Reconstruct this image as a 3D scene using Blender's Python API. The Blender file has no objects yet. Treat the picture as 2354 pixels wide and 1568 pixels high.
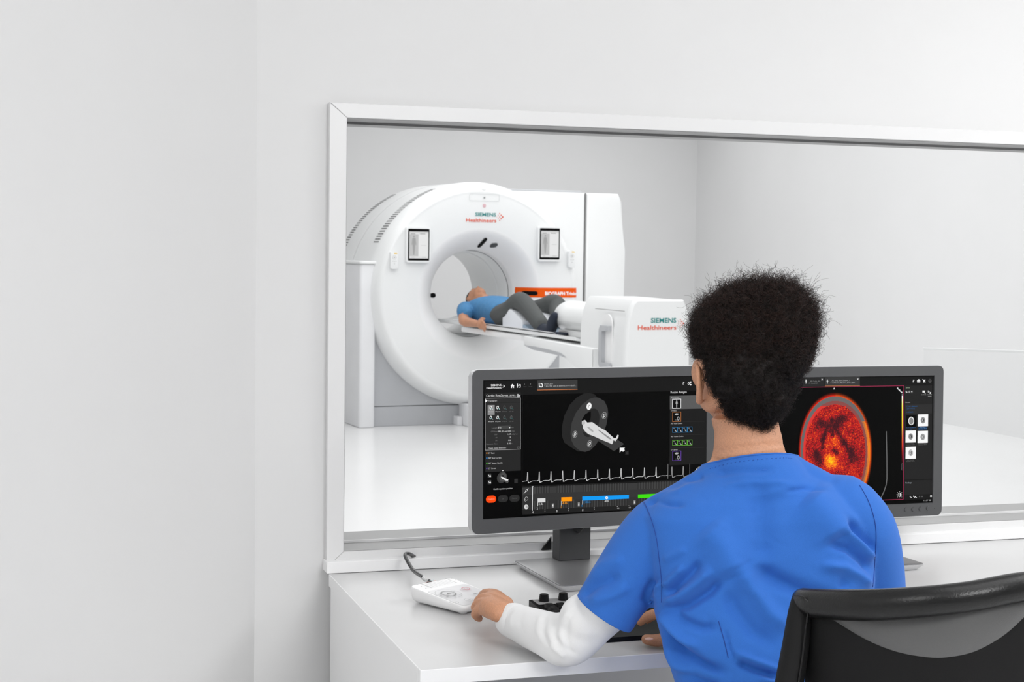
import bpy, bmesh, math, random
import numpy as np
from mathutils import Vector as V, Matrix, noise
from mathutils.bvhtree import BVHTree
random.seed(7); np.random.seed(7)
PI = math.pi
SC = bpy.context.scene
COL = SC.collection

# ------------------------------------------------------------------ camera
FOC = 3562.0
T = math.radians(17.8); PH = math.atan(206/3562); RO = .014
CAM = V((0, 0, 1.45))
D0 = V((math.sin(T), math.cos(T), 0)); R0 = V((math.cos(T), -math.sin(T), 0)); U0 = V((0, 0, 1))
FW = D0*math.cos(PH) - U0*math.sin(PH); UPV = U0*math.cos(PH) + D0*math.sin(PH)
RI = R0*math.cos(RO) + UPV*math.sin(RO); UU = UPV*math.cos(RO) - R0*math.sin(RO)
cd = bpy.data.cameras.new('camera'); cam = bpy.data.objects.new('camera', cd); COL.objects.link(cam)
cd.sensor_width = 36; cd.lens = 36*FOC/2354; cd.clip_start = .05; cd.clip_end = 100
cam.matrix_world = Matrix(((RI.x, UU.x, -FW.x, CAM.x), (RI.y, UU.y, -FW.y, CAM.y), (RI.z, UU.z, -FW.z, CAM.z), (0, 0, 0, 1)))
cd.dof.use_dof = True; cd.dof.focus_distance = 2.8; cd.dof.aperture_fstop = 18
SC.camera = cam
# ------------------------------------------------------------------ world, lights, exposure
w = bpy.data.worlds.new('world'); SC.world = w; w.use_nodes = True
w.node_tree.nodes['Background'].inputs[0].default_value = (.9, .92, .95, 1)
w.node_tree.nodes['Background'].inputs[1].default_value = .5
SC.view_settings.view_transform = 'Standard'; SC.view_settings.look = 'None'
SC.view_settings.exposure = 0; SC.view_settings.gamma = 1; SC.view_settings.use_curve_mapping = False
def area(name, loc, sx, sy, power, rot=(0, 0, 0), col=(1, 1, 1)):
    l = bpy.data.lights.new(name, 'AREA'); l.shape = 'RECTANGLE'; l.size = sx; l.size_y = sy; l.energy = power; l.color = col
    o = bpy.data.objects.new(name, l); COL.objects.link(o); o.location = loc; o.rotation_euler = rot
    return o
area('overhead_light', (2.1, 1.1, 2.78), 2.4, 1.6, 22)
area('overhead_light', (3.3, 2.0, 2.5), 1.0, .8, 26, (0, math.radians(14), 0))  # added light hung below the ceiling to brighten the right desk
area('added_key_light', (1.5, -.9, 2.6), 1.1, .8, 49, (math.radians(50), 0, math.radians(-4)))  # added off-frame light behind the camera for desk edge and back
area('left_fill_light', (-1.0, .1, 2.6), 1.2, 1.2, 27, (math.radians(20), math.radians(-35), 0))  # added fill from the left for the desk side panel
area('scan_room_lamp', (2.2, 6.4, 3.36), 6.5, 4.0, 118)
area('scan_room_lamp', (4.2, 11.0, 3.36), 6.0, 4.0, 104)
area('scan_room_lamp', (5.2, 14.6, 3.36), 4.0, 3.0, 44)
SC.cycles.max_bounces = 14; SC.cycles.diffuse_bounces = 7; SC.cycles.transparent_max_bounces = 12

# ------------------------------------------------------------------ pixel rays -> real positions
def ray(px, py): return FW + RI*((px-1177)/FOC) + UU*((784-py)/FOC)
def at_z(px, py, z): v = ray(px, py); return CAM + v*((z-CAM.z)/v.z)
def at_y(px, py, y): v = ray(px, py); return CAM + v*(y/v.y)
def at_d(px, py, d): return CAM + ray(px, py)*d
def heading(deg): a = math.radians(deg); return V((math.sin(a), math.cos(a), 0))

# ------------------------------------------------------------------ materials
def s2l(c):
    return c/12.92 if c <= .04045 else ((c+.055)/1.055)**2.4
def rgb(h):
    if isinstance(h, str): h = [int(h[i:i+2], 16)/255 for i in (0, 2, 4)]
    return tuple(s2l(c) for c in h)
MATS = {}
def mat(name, col, rough=.5, metal=0, spec=.5, bump=0, scale=200, vary=.03, coat=0, sheen=0, trans=0):
    m = bpy.data.materials.new(name); m.use_nodes = True; nt = m.node_tree; b = nt.nodes['Principled BSDF']
    c = rgb(col) if isinstance(col, str) else col
    tc = nt.nodes.new('ShaderNodeTexCoord'); nz = nt.nodes.new('ShaderNodeTexNoise'); nz.inputs['Scale'].default_value = scale
    nt.links.new(tc.outputs['Object'], nz.inputs['Vector'])
    cr = nt.nodes.new('ShaderNodeValToRGB')
    cr.color_ramp.elements[0].position = .3; cr.color_ramp.elements[1].position = .7
    cr.color_ramp.elements[0].color = tuple(x*(1-vary) for x in c)+(1,); cr.color_ramp.elements[1].color = tuple(min(1, x*(1+vary)) for x in c)+(1,)
    nt.links.new(nz.outputs['Fac'], cr.inputs['Fac']); nt.links.new(cr.outputs['Color'], b.inputs['Base Color'])
    b.inputs['Roughness'].default_value = rough; b.inputs['Metallic'].default_value = metal
    b.inputs['Specular IOR Level'].default_value = spec; b.inputs['Coat Weight'].default_value = coat
    b.inputs['Sheen Weight'].default_value = sheen
    if bump:
        bp = nt.nodes.new('ShaderNodeBump'); bp.inputs['Strength'].default_value = bump; bp.inputs['Distance'].default_value = .001
        nt.links.new(nz.outputs['Fac'], bp.inputs['Height']); nt.links.new(bp.outputs['Normal'], b.inputs['Normal'])
    MATS[name] = m; return m
def M(n): return MATS[n]
mat('wall paint', (.70, .70, .70), .55, spec=.3, scale=3, vary=.006)
mat('scan wall paint', (.78, .78, .782), .6, spec=.3, scale=2, vary=.008)
mat('ceiling paint', (.85, .85, .85), .8, spec=.2, scale=2)
mat('floor vinyl', (.84, .84, .84), .22, spec=.4, scale=2, vary=.01)
mat('frame lacquer', (.74, .74, .74), .35, scale=5, vary=.006)
mat('joint grey', (.22, .22, .22), .8)  # dark grey for the bead at the window head
mat('reveal metal', (.30, .30, .30), .45, scale=40, vary=.02)
mat('desk laminate', (.57, .57, .57), .32, scale=6, vary=.01)
mat('desk edge', (.88, .88, .88), .35, scale=6, vary=.006)
mat('scanner white', (.86, .87, .87), .3, coat=.2, scale=3, vary=.005)
mat('scanner cone', (.88, .88, .88), .35, scale=3, vary=.005)
mat('scanner grey', (.47, .48, .50), .45, scale=6, vary=.02)
mat('scanner pale grey', (.82, .825, .84), .45, scale=6, vary=.02)
mat('gap grey', (.13, .13, .135), .6)
mat('black gloss', (.003, .003, .003), .3, spec=.1)
mat('dark smoke', (.06, .065, .07), .25)
mat('orange film', 'EE5A06', .5, spec=.15, scale=8)
mat('monitor grey', (.072, .073, .076), .5, bump=.15, scale=900)
mat('monitor silver', (.72, .72, .73), .35, metal=.3)
mat('monitor neck', (.045, .046, .048), .5)
mat('base plate', (.22, .22, .225), .38, metal=.35, bump=.05, scale=600)
mat('black rubber', (.012, .012, .013), .35)
mat('key black', (.006, .006, .0065), .38, spec=.18)
mat('device white', (.88, .88, .88), .3, scale=9, vary=.004)
mat('device membrane', (.72, .72, .73), .4, scale=9, vary=.01)
mat('strain white', (.7, .7, .7), .5)
mat('chair leather', (.006, .006, .0062), .30, bump=.35, scale=350, spec=.38)
mat('chair leather matt', (.006, .006, .0062), .6, spec=.22, bump=.25, scale=500)
mat('chair highlight', (.10, .10, .10), .38, bump=.4, scale=800)  # lighter grey imitating the highlight on the black leather
mat('chrome', (.7, .7, .7), .15, metal=1)
mat('scrub blue', (.035, .150, .53), .85, spec=.15, sheen=.08, bump=.25, scale=1400, vary=.07)
mat('seam blue', (.012, .055, .29), .8)
mat('stitch blue', (.05, .18, .62), .8)
mat('sleeve white', (.80, .80, .80), .85, sheen=.2, bump=.3, scale=1200, vary=.02)
mat('trouser blue', (.02, .09, .40), .85, scale=900)
mat('skin', (.55, .268, .152), .5, bump=.25, scale=420, vary=.10)
mat('skin patient', (.50, .24, .14), .55, scale=40, vary=.08)
mat('nail', (.72, .45, .38), .3)
mat('hair', (.009, .0055, .0045), .55, spec=.35, scale=300, vary=.3)
mat('hair brown', (.03, .013, .009), .55, spec=.35, scale=300, vary=.3)
mat('patient shirt', (.055, .20, .40), .8, scale=60, vary=.08)
mat('patient trousers', (.075, .08, .08), .85, scale=60, vary=.1)
mat('patient sock', (.012, .018, .035), .8)
mat('wedge foam', (.80, .82, .86), .6)
mat('wedge side', (.33, .42, .52), .6)
mat('sheet', (.82, .82, .84), .7)
mat('eye white', (.8, .8, .78), .3)
mat('shoe', (.7, .7, .7), .5)
def glass(name, fac=.06, tint=(.988, .99, .99)):
    m = bpy.data.materials.new(name); m.use_nodes = True; nt = m.node_tree; nt.nodes.clear()
    o = nt.nodes.new('ShaderNodeOutputMaterial'); mx = nt.nodes.new('ShaderNodeMixShader'); t = nt.nodes.new('ShaderNodeBsdfTransparent')
    g = nt.nodes.new('ShaderNodeBsdfGlossy'); g.inputs['Roughness'].default_value = .02
    lw = nt.nodes.new('ShaderNodeFresnel'); lw.inputs['IOR'].default_value = 1.12
    t.inputs[0].default_value = tint+(1,)
    nt.links.new(lw.outputs[0], mx.inputs[0]); nt.links.new(t.outputs[0], mx.inputs[1]); nt.links.new(g.outputs[0], mx.inputs[2]); nt.links.new(mx.outputs[0], o.inputs[0])
    MATS[name] = m
glass('window glass'); glass('clear acrylic')
def vcol(name, emit):
    m = bpy.data.materials.new(name); m.use_nodes = True; nt = m.node_tree; b = nt.nodes['Principled BSDF']
    a = nt.nodes.new('ShaderNodeAttribute'); a.attribute_name = 'Col'
    if emit:
        nt.links.new(a.outputs['Color'], b.inputs['Emission Color']); b.inputs['Emission Strength'].default_value = 1.0
        b.inputs['Base Color'].default_value = (.004, .004, .004, 1); b.inputs['Roughness'].default_value = .35; b.inputs['Specular IOR Level'].default_value = .03
    else:
        nt.links.new(a.outputs['Color'], b.inputs['Base Color']); b.inputs['Roughness'].default_value = .45
    MATS[name] = m
vcol('screen light', True); vcol('print ink', False)

# ------------------------------------------------------------------ object helpers
def tag(o, label=None, cat=None, group=None, kind=None):
    if label: o['label'] = label
    if cat: o['category'] = cat
    if group: o['group'] = group
    if kind: o['kind'] = kind
    return o
def root(name, mw, label, cat, group=None, kind=None):
    o = bpy.data.objects.new(name, None); COL.objects.link(o); o.empty_display_size = .05
    o.matrix_world = mw if isinstance(mw, Matrix) else Matrix.Translation(mw)
    return tag(o, label, cat, group, kind)
def link_mesh(name, me, m, parent=None, smooth=True, world=False, angle=35):
    for x in (m if isinstance(m, (list, tuple)) else [m]):
        me.materials.append(M(x) if isinstance(x, str) else x)
    if smooth:
        me.shade_smooth()
        try: me.set_sharp_from_angle(angle=math.radians(angle))
        except Exception: pass
    o = bpy.data.objects.new(name, me); COL.objects.link(o)
    if parent is not None:
        o.parent = parent
        if world:
            me.transform(parent_world(parent).inverted())
    return o
def parent_world(p):
    mw = p.matrix_local.copy() if p.type != 'EMPTY' else p.matrix_world.copy()
    if p.type != 'EMPTY' and p.parent: mw = parent_world(p.parent) @ p.matrix_basis
    if p.type == 'EMPTY': mw = p.matrix_basis.copy()
    return mw
def obj(name, bm, m, parent=None, smooth=True, world=False, angle=35, fixn=True):
    if fixn: bmesh.ops.recalc_face_normals(bm, faces=bm.faces)
    me = bpy.data.meshes.new(name); bm.to_mesh(me); bm.free()
    return link_mesh(name, me, m, parent, smooth, world, angle)
def struct(name, bm, m, parent=None, **k):
    o = obj(name, bm, m, parent, **k); o['kind'] = 'structure'; return o
def B(): return bmesh.new()
def box(bm, x0, x1, y0, y1, z0, z1, bev=0, seg=2, M4=None, mi=0):
    vs = [bm.verts.new((x, y, z)) for x in (x0, x1) for y in (y0, y1) for z in (z0, z1)]
    fs = [bm.faces.new([vs[i] for i in q]) for q in ((0, 1, 3, 2), (4, 6, 7, 5), (0, 4, 5, 1), (2, 3, 7, 6), (0, 2, 6, 4), (1, 5, 7, 3))]
    for f in fs: f.material_index = mi
    if bev:
        es = list({e for f in fs for e in f.edges})
        r = bmesh.ops.bevel(bm, geom=es, offset=bev, segments=seg, affect='EDGES', profile=.5)
        vs = list({v for f in r['faces'] for v in f.verts} | {v for v in vs if v.is_valid})
    if M4 is not None: bmesh.ops.transform(bm, matrix=M4, verts=[v for v in vs if v.is_valid])
    return bm
def rings(bm, R, cap=True, closed=True, mi=0):
    vv = [[bm.verts.new(p) for p in r] for r in R]; n = len(R[0])
    for a, b in zip(vv[:-1], vv[1:]):
        for i in range(n if closed else n-1):
            f = bm.faces.new((a[i], a[(i+1) % n], b[(i+1) % n], b[i])); f.material_index = mi
    if cap:
        bm.faces.new(vv[0][::-1]); bm.faces.new(vv[-1])
    return vv
def frame_for(d, up=V((0, 0, 1))):
    d = d.normalized(); s = d.cross(up)
    if s.length < 1e-3: s = d.cross(V((1, 0, 0)))
    s.normalize(); return s, s.cross(d).normalized()
def tube(bm, pts, rad, n=12, flat=1.0, up=V((0, 0, 1)), roundcap=True, sub=1):
    """tapered tube along pts; flat scales the section along the 'up' side"""
    pts = [V(p) for p in pts]; rad = [rad]*len(pts) if isinstance(rad, (int, float)) else list(rad)
    if sub > 1:
        P = []; Q = []
        for i in range(len(pts)-1):
            p0 = pts[max(i-1, 0)]; p1 = pts[i]; p2 = pts[i+1]; p3 = pts[min(i+2, len(pts)-1)]
            for k in range(sub):
                t = k/sub
                P.append(.5*((2*p1)+(-p0+p2)*t+(2*p0-5*p1+4*p2-p3)*t*t+(-p0+3*p1-3*p2+p3)*t**3)); Q.append(rad[i]*(1-t)+rad[i+1]*t)
        P.append(pts[-1]); Q.append(rad[-1]); pts, rad = P, Q
    R = []
    for i, p in enumerate(pts):
        d = (pts[min(i+1, len(pts)-1)]-pts[max(i-1, 0)])
        s, u = frame_for(d, up)
        ring = lambda c, r: [c + s*(r*math.cos(2*PI*k/n)) + u*(r*flat*math.sin(2*PI*k/n)) for k in range(n)]
        dn = d.normalized()
        if i == 0 and roundcap:
            for a in (80, 55, 28): R.append(ring(p-dn*rad[0]*math.sin(math.radians(a))*min(1, flat), rad[0]*math.cos(math.radians(a))))
        R.append(ring(p, rad[i]))
        if i == len(pts)-1 and roundcap:
            for a in (28, 55, 80): R.append(ring(p+dn*rad[i]*math.sin(math.radians(a))*min(1, flat), rad[i]*math.cos(math.radians(a))))
    rings(bm, R); return bm
def ell(bm, c, r, ax=None, u=20, v=12):
    Mx = Matrix.Translation(c)
    if ax: Mx = Mx @ Matrix((ax[0], ax[1], ax[2])).transposed().to_4x4()
    Mx = Mx @ Matrix.Diagonal((r[0], r[1], r[2], 1))
    bmesh.ops.create_uvsphere(bm, u_segments=u, v_segments=v, radius=1, matrix=Mx); return bm
def lathe(bm, prof, n=96, zc=0, a0=0, a1=360, mi=0):
    full = abs(a1-a0) >= 360; m = n if full else n+1
    R = [[V((r*math.cos(math.radians(a0+(a1-a0)*k/n)), y, zc+r*math.sin(math.radians(a0+(a1-a0)*k/n)))) for k in range(m)] for r, y in prof]
    return rings(bm, R, cap=False, closed=full, mi=mi)
def prism(bm, pts, axis, a, b, bev=0, seg=3):
    """closed outline (2D) extruded along axis 'x','y' or 'z' between a and b"""
    def P(p, t): return {'x': (t, p[0], p[1]), 'y': (p[0], t, p[1]), 'z': (p[0], p[1], t)}[axis]
    A = [bm.verts.new(P(p, a)) for p in pts]; C = [bm.verts.new(P(p, b)) for p in pts]; n = len(pts)
    f1 = bm.faces.new(A); f2 = bm.faces.new(C[::-1])
    for i in range(n): bm.faces.new((A[i], C[i], C[(i+1) % n], A[(i+1) % n]))
    if bev:
        es = list(set(f1.edges) | set(f2.edges)); bmesh.ops.bevel(bm, geom=es, offset=bev, segments=seg, affect='EDGES', profile=.5)
    return bm
def rrect(x0, x1, y0, y1, r, n=5):
    out = []
    for cx, cy, a in ((x1-r, y1-r, 0), (x0+r, y1-r, 90), (x0+r, y0+r, 180), (x1-r, y0+r, 270)):
        out += [(cx+r*math.cos(math.radians(a+90*k/n)), cy+r*math.sin(math.radians(a+90*k/n))) for k in range(n+1)]
    return out
def fuse(bm, voxel, smooth=4, fac=.5):
    """union of overlapping closed shapes into one continuous surface"""
    me = bpy.data.meshes.new('tmp'); bmesh.ops.recalc_face_normals(bm, faces=bm.faces); bm.to_mesh(me); bm.free()
    o = bpy.data.objects.new('tmp', me); COL.objects.link(o)
    r = o.modifiers.new('r', 'REMESH'); r.mode = 'VOXEL'; r.voxel_size = voxel; r.adaptivity = 0
    if smooth:
        s = o.modifiers.new('s', 'SMOOTH'); s.factor = fac; s.iterations = smooth
    dg = bpy.context.evaluated_depsgraph_get(); dg.update()
    out = bpy.data.meshes.new_from_object(o.evaluated_get(dg))
    bpy.data.objects.remove(o); bpy.data.meshes.remove(me); out.materials.clear(); return out
def get_co(me):
    a = np.empty(len(me.vertices)*3); me.vertices.foreach_get('co', a); return a.reshape(-1, 3)
def get_no(me):
    a = np.empty(len(me.vertices)*3); me.vertices.foreach_get('normal', a); return a.reshape(-1, 3)
def set_co(me, a): me.vertices.foreach_set('co', a.reshape(-1)); me.update()
nF, nR, nU, nC = (np.array(x) for x in (FW, RI, UU, CAM))
def nproj(P):
    Q = P-nC; d = Q@nF; return 1177+FOC*(Q@nR)/d, 784-FOC*(Q@nU)/d, d
class Frame:
    """a placed local frame (x right, y away, z up) with helpers that meet a sight line with its planes"""
    def __init__(s, m): s.m = m; s.i = m.inverted()
    def _r(s, px, py): o = s.i @ CAM; return o, (s.i.to_3x3() @ ray(px, py))
    def y(s, px, py, y=0):
        o, v = s._r(px, py); k = (y-o.y)/v.y; p = o+v*k; return p.x, p.z
    def x(s, px, py, x=0):
        o, v = s._r(px, py); k = (x-o.x)/v.x; p = o+v*k; return p.y, p.z
    def z(s, px, py, z=0):
        o, v = s._r(px, py); k = (z-o.z)/v.z; p = o+v*k; return p.x, p.y

# ------------------------------------------------------------------ flat print (lettering, screens)
_TX = {}
def glyphs(txt, bold=0):
    k = (txt, bold)
    if k in _TX: return _TX[k]
    c = bpy.data.curves.new('t', 'FONT'); c.body = txt; c.size = 1; c.resolution_u = 3; c.offset = bold
    o = bpy.data.objects.new('t', c); COL.objects.link(o)
    dg = bpy.context.evaluated_depsgraph_get(); dg.update()
    me = o.evaluated_get(dg).to_mesh()
    vs = [tuple(v.co)[:2] for v in me.vertices]; fs = [tuple(p.vertices) for p in me.polygons]
    o.evaluated_get(dg).to_mesh_clear(); bpy.data.objects.remove(o); bpy.data.curves.remove(c)
    if vs:
        xs = [v[0] for v in vs]; _TX[k] = (vs, fs, min(xs), max(xs))
    else: _TX[k] = (vs, fs, 0, 0)
    return _TX[k]
class Canvas:
    """collects flat coloured shapes on a plane given by P(u,v,layer) -> local 3D point; conv(px,py) -> u,v"""
    def __init__(s, conv, P): s.conv = conv; s.P = P; s.v = []; s.f = []; s.c = []; s.n = 0
    def raw(s, uv, faces, col, lay=None):
        if lay is None: s.n += 1; lay = s.n
        b = len(s.v); s.v += [s.P(u, v, lay) for u, v in uv]
        c = rgb(col) if isinstance(col, str) else tuple(col)
        for f in faces: s.f.append(tuple(b+i for i in f)); s.c.append(c)
    def poly(s, pts, col, lay=None):
        uv = [s.conv(*p) for p in pts]; s.raw(uv, [tuple(range(len(uv)))], col, lay)
    def rect(s, x0, y0, x1, y1, col, r=0, lay=None):
        a = s.conv(x0, y0); b = s.conv(x1, y1); u0, u1 = sorted((a[0], b[0])); v0, v1 = sorted((a[1], b[1]))
        if r: 
            r = min(r*abs(u1-u0)/max(1e-6, abs(x1-x0)), .499*(v1-v0), .499*(u1-u0)); uv = rrect(u0, u1, v0, v1, r)
        else: uv = [(u0, v0), (u1, v0), (u1, v1), (u0, v1)]
        s.raw(uv, [tuple(range(len(uv)))], col, lay)
    def frame(s, x0, y0, x1, y1, w, col, r=0, lay=None):
        a = s.conv(x0, y0); b = s.conv(x1, y1); u0, u1 = sorted((a[0], b[0])); v0, v1 = sorted((a[1], b[1]))
        k = abs(u1-u0)/abs(x1-x0); w *= k
        if r: O = rrect(u0, u1, v0, v1, r*k); I = rrect(u0+w, u1-w, v0+w, v1-w, max(r*k-w, 1e-5))
        else: O = [(u0, v0), (u1, v0), (u1, v1), (u0, v1)]; I = [(u0+w, v0+w), (u1-w, v0+w), (u1-w, v1-w), (u0+w, v1-w)]
        n = len(O); s.raw(O+I, [(i, (i+1) % n, n+(i+1) % n, n+i) for i in range(n)], col, lay)
    def ellipse(s, cx, cy, rx, ry, col, rot=0, n=28, inner=0, a0=0, a1=360, lay=None):
        c, d = math.cos(math.radians(rot)), math.sin(math.radians(rot))
        def pt(k, f):
            a = math.radians(a0+(a1-a0)*k/n); x, y = rx*f*math.cos(a), ry*f*math.sin(a); return s.conv(cx+x*c-y*d, cy+x*d+y*c)
        if inner:
            O = [pt(k, 1) for k in range(n+1)]; I = [pt(k, inner) for k in range(n+1)]
            s.raw(O+I, [(i, i+1, n+2+i, n+1+i) for i in range(n)], col, lay)
        else:
            O = [pt(k, 1) for k in range(n)]; s.raw(O, [tuple(range(n))], col, lay)
    def line(s, pts, w, col, lay=None):
        if lay is None: s.n += 1; lay = s.n
        for (ax, ay), (bx, by) in zip(pts[:-1], pts[1:]):
            dx, dy = bx-ax, by-ay; L = math.hypot(dx, dy) or 1; nx, ny = -dy/L*w/2, dx/L*w/2; ex, ey = dx/L*w*.25, dy/L*w*.25
            s.poly([(ax+nx-ex, ay+ny-ey), (bx+nx+ex, by+ny+ey), (bx-nx+ex, by-ny+ey), (ax-nx-ex, ay-ny-ey)], col, lay)
    def text(s, txt, x, y, h, col, width=None, bold=0, align='l', lay=None, slope=True):
        """baseline starts at photo point x,y; h = cap height and width in the same units"""
        vs, fs, x0, x1 = glyphs(txt, bold)
        if not vs: return
        u, v = s.conv(x, y); k = abs(s.conv(x+10, y)[0]-u)/10 or abs(s.conv(x+10, y)[1]-v)/10
        kh = abs(s.conv(x, y-10)[1]-v)/10
        sy = h*kh/.72; sx = (width*k/(x1-x0)) if width else sy*.92
        W = (x1-x0)*sx; off = {'l': 0, 'r': -W, 'c': -W/2}[align]
        s.raw([(u+off+(a-x0)*sx, v+b*sy) for a, b in vs], fs, col, lay)
    def build(s, name, m, parent, kind=None):
        me = bpy.data.meshes.new(name); me.from_pydata(s.v, [], s.f)
        at = me.color_attributes.new('Col', 'FLOAT_COLOR', 'CORNER'); a = []
        for p, c in zip(me.polygons, s.c): a += [c[0], c[1], c[2], 1.0]*p.loop_total
        at.data.foreach_set('color', a)
        return link_mesh(name, me, m, parent, smooth=False)

# ================================================================== SETTING
YF = at_z(755, 1320, .74).y            # front of the ledge along the window wall
YW = YF+.045                            # window wall plane
WT = .20                                # wall thickness
XL = at_y(591, 0, YW).x                 # left end of the window wall
fx0, fz1 = .650, 1.767                  # window frame outer corner
ix0, iz1, iz0 = .688, 1.735, .783       # window frame inner opening
XR = 4.4; CEIL = 2.8; SCEIL = 3.4; SY1 = 16.97; SX1 = 7.73; SX0 = -2.5
ix1 = 3.9
bm = B(); box(bm, -3.2, XR+.2, -3.2, YW+WT, -.1, 0); struct('floor', bm, 'floor vinyl', smooth=False)
bm = B(); box(bm, SX0-.1, SX1+.1, YW+WT, SY1+.1, -.1, 0); struct('floor_scan_room', bm, 'floor vinyl', smooth=False)
bm = B()
box(bm, XL, ix0, YW, YW+WT, 0, SCEIL+.1); box(bm, ix0, ix1, YW, YW+WT, 0, iz0); box(bm, ix0, ix1, YW, YW+WT, iz1, SCEIL+.1); box(bm, ix1, SX1+.1, YW, YW+WT, 0, SCEIL+.1)
struct('wall_window', bm, 'wall paint', smooth=False)
bm = B()   # oblique wall left of the window wall
a = V((XL, YW)); b = V((-1.9, .75)); nrm = V((b.y-a.y, -(b.x-a.x))).normalized()*-.12
prism(bm, [(a.x, a.y), (b.x, b.y), (-1.9, -3.1), (-2.05, -3.1), (-2.05, .82), (a.x-.02, a.y+.2)], 'z', 0, CEIL+.1)
struct('wall_left', bm, 'wall paint', smooth=False)
bm = B(); box(bm, -2.0, XR+.1, -3.2, -3.1, 0, CEIL); struct('wall_rear', bm, 'wall paint', smooth=False)
bm = B(); box(bm, XR, XR+.1, -3.1, YW, 0, CEIL); struct('wall_right', bm, 'wall paint', smooth=False)
bm = B(); box(bm, -2.2, XR+.1, -3.2, YW, CEIL, CEIL+.1); struct('ceiling', bm, 'ceiling paint', smooth=False)
bm = B(); box(bm, SX0-.1, SX1+.1, YW+WT, SY1+.1, SCEIL, SCEIL+.1); struct('ceiling_scan_room', bm, 'ceiling paint', smooth=False)
bm = B(); box(bm, SX0-.1, SX1+.1, SY1, SY1+.1, 0, SCEIL); struct('wall_scan_room_far', bm, 'scan wall paint', smooth=False)
bm = B(); box(bm, SX1, SX1+.1, YW+WT, SY1, 0, SCEIL); struct('wall_scan_room_right', bm, 'scan wall paint', smooth=False)
bm = B(); box(bm, SX0-.1, SX0, YW+WT, SY1, 0, SCEIL); box(bm, SX0, XL, YW+WT-.1, YW+WT, 0, SCEIL); struct('wall_scan_room_left', bm, 'scan wall paint', smooth=False)

# ---- observation window: mitred casing, linings, beads, pane
win = root('window_1', V((fx0, YW, iz0)), None, None, kind='structure')
FP = .020; g = .0006
def member(pts, name='frame_member'):
    bm = B(); prism(bm, pts, 'y', YW-FP, YW+.002, .0012, 1); o = obj(name, bm, 'frame lacquer', win, world=True); return o
iw = ix1; ox1 = ix1+.04; oz0 = iz0-.035
member([(fx0, oz0+g), (ix0, iz0), (ix0, iz1), (fx0, fz1-g)])
member([(fx0+g, fz1), (ix0+g, iz1), (iw-g, iz1), (ox1-g, fz1)])
member([(fx0+g, oz0), (ox1-g, oz0), (iw-g, iz0), (ix0+g, iz0)])
member([(ox1, oz0+g), (ox1, fz1-g), (iw, iz1), (iw, iz0)])
for nm, (z0, z1) in (('lining_sill', (iz0-.004, iz0+.001)), ('lining_head', (iz1-.001, iz1+.004))):
    bm = B(); box(bm, ix0, iw, YW-FP+.003, YW+WT+.01, z0, z1); obj(nm, bm, 'reveal metal', win, False, True)
for x0, x1 in ((ix0-.004, ix0+.001), (iw-.001, iw+.004)):
    bm = B(); box(bm, x0, x1, YW-FP+.003, YW+WT+.01, iz0, iz1); obj('lining_jamb', bm, 'reveal metal', win, False, True)
YG = YW+.085
bm = B(); box(bm, ix0, iw, YG-.004, YG+.004, iz0+.001, iz1-.001); obj('glass_pane', bm, 'window glass', win, False, True)
bm = B(); box(bm, ix0+.001, iw, YG-.009, YG-.004, iz0+.001, iz0+.006); obj('glazing_bead', bm, 'frame lacquer', win, False, True)
bm = B(); box(bm, ix0+.001, iw, YG-.009, YG-.004, iz1-.006, iz1-.001); obj('glazing_bead', bm, 'joint grey', win, False, True)
# ---- ledge along the wall under the window (cable duct)
bm = B(); box(bm, fx0-.004, XR, YF, YW-.0005, .7405, .7655, .0012, 1); o = struct('trim_1', bm, 'desk edge')

# ================================================================== DESK
DX0, DX1, DY0 = .650, 4.2, 2.507
desk = root('control_desk', V(((DX0+DX1)/2, (DY0+YF)/2, 0)), 'long white control desk under the window with light grey laminate top', 'desk')
bm = B(); box(bm, DX0+.002, DX1, DY0+.002, YF-.0005, .7335, .740, 0); obj('desktop', bm, 'desk laminate', desk, False, True)
bm = B(); box(bm, DX0, DX1, DY0, DY0+.02, .713, .7398, .0008, 1); obj('front_edge', bm, 'desk edge', desk, True, True)
bm = B(); box(bm, DX0, DX0+.02, DY0+.0205, YF-.001, .713, .7398, .0008, 1); obj('side_edge', bm, 'desk edge', desk, True, True)
bm = B(); box(bm, DX0+.021, DX1, DY0+.021, YF-.001, .713, .7333); obj('core_board', bm, 'desk edge', desk, False, True)
bm = B(); box(bm, DX0+.004, DX0+.029, DY0+.01, YF-.002, 0, .7125, .001, 1); obj('side_panel', bm, 'desk edge', desk, True, True)
bm = B(); box(bm, DX1-.03, DX1-.004, DY0+.01, YF-.002, 0, .7125, .001, 1); obj('side_panel', bm, 'desk edge', desk, True, True)
bm = B(); box(bm, DX0+.03, DX1-.031, YF-.2, YF-.18, .1, .7125); obj('modesty_panel', bm, 'desk laminate', desk, False, True)

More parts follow.
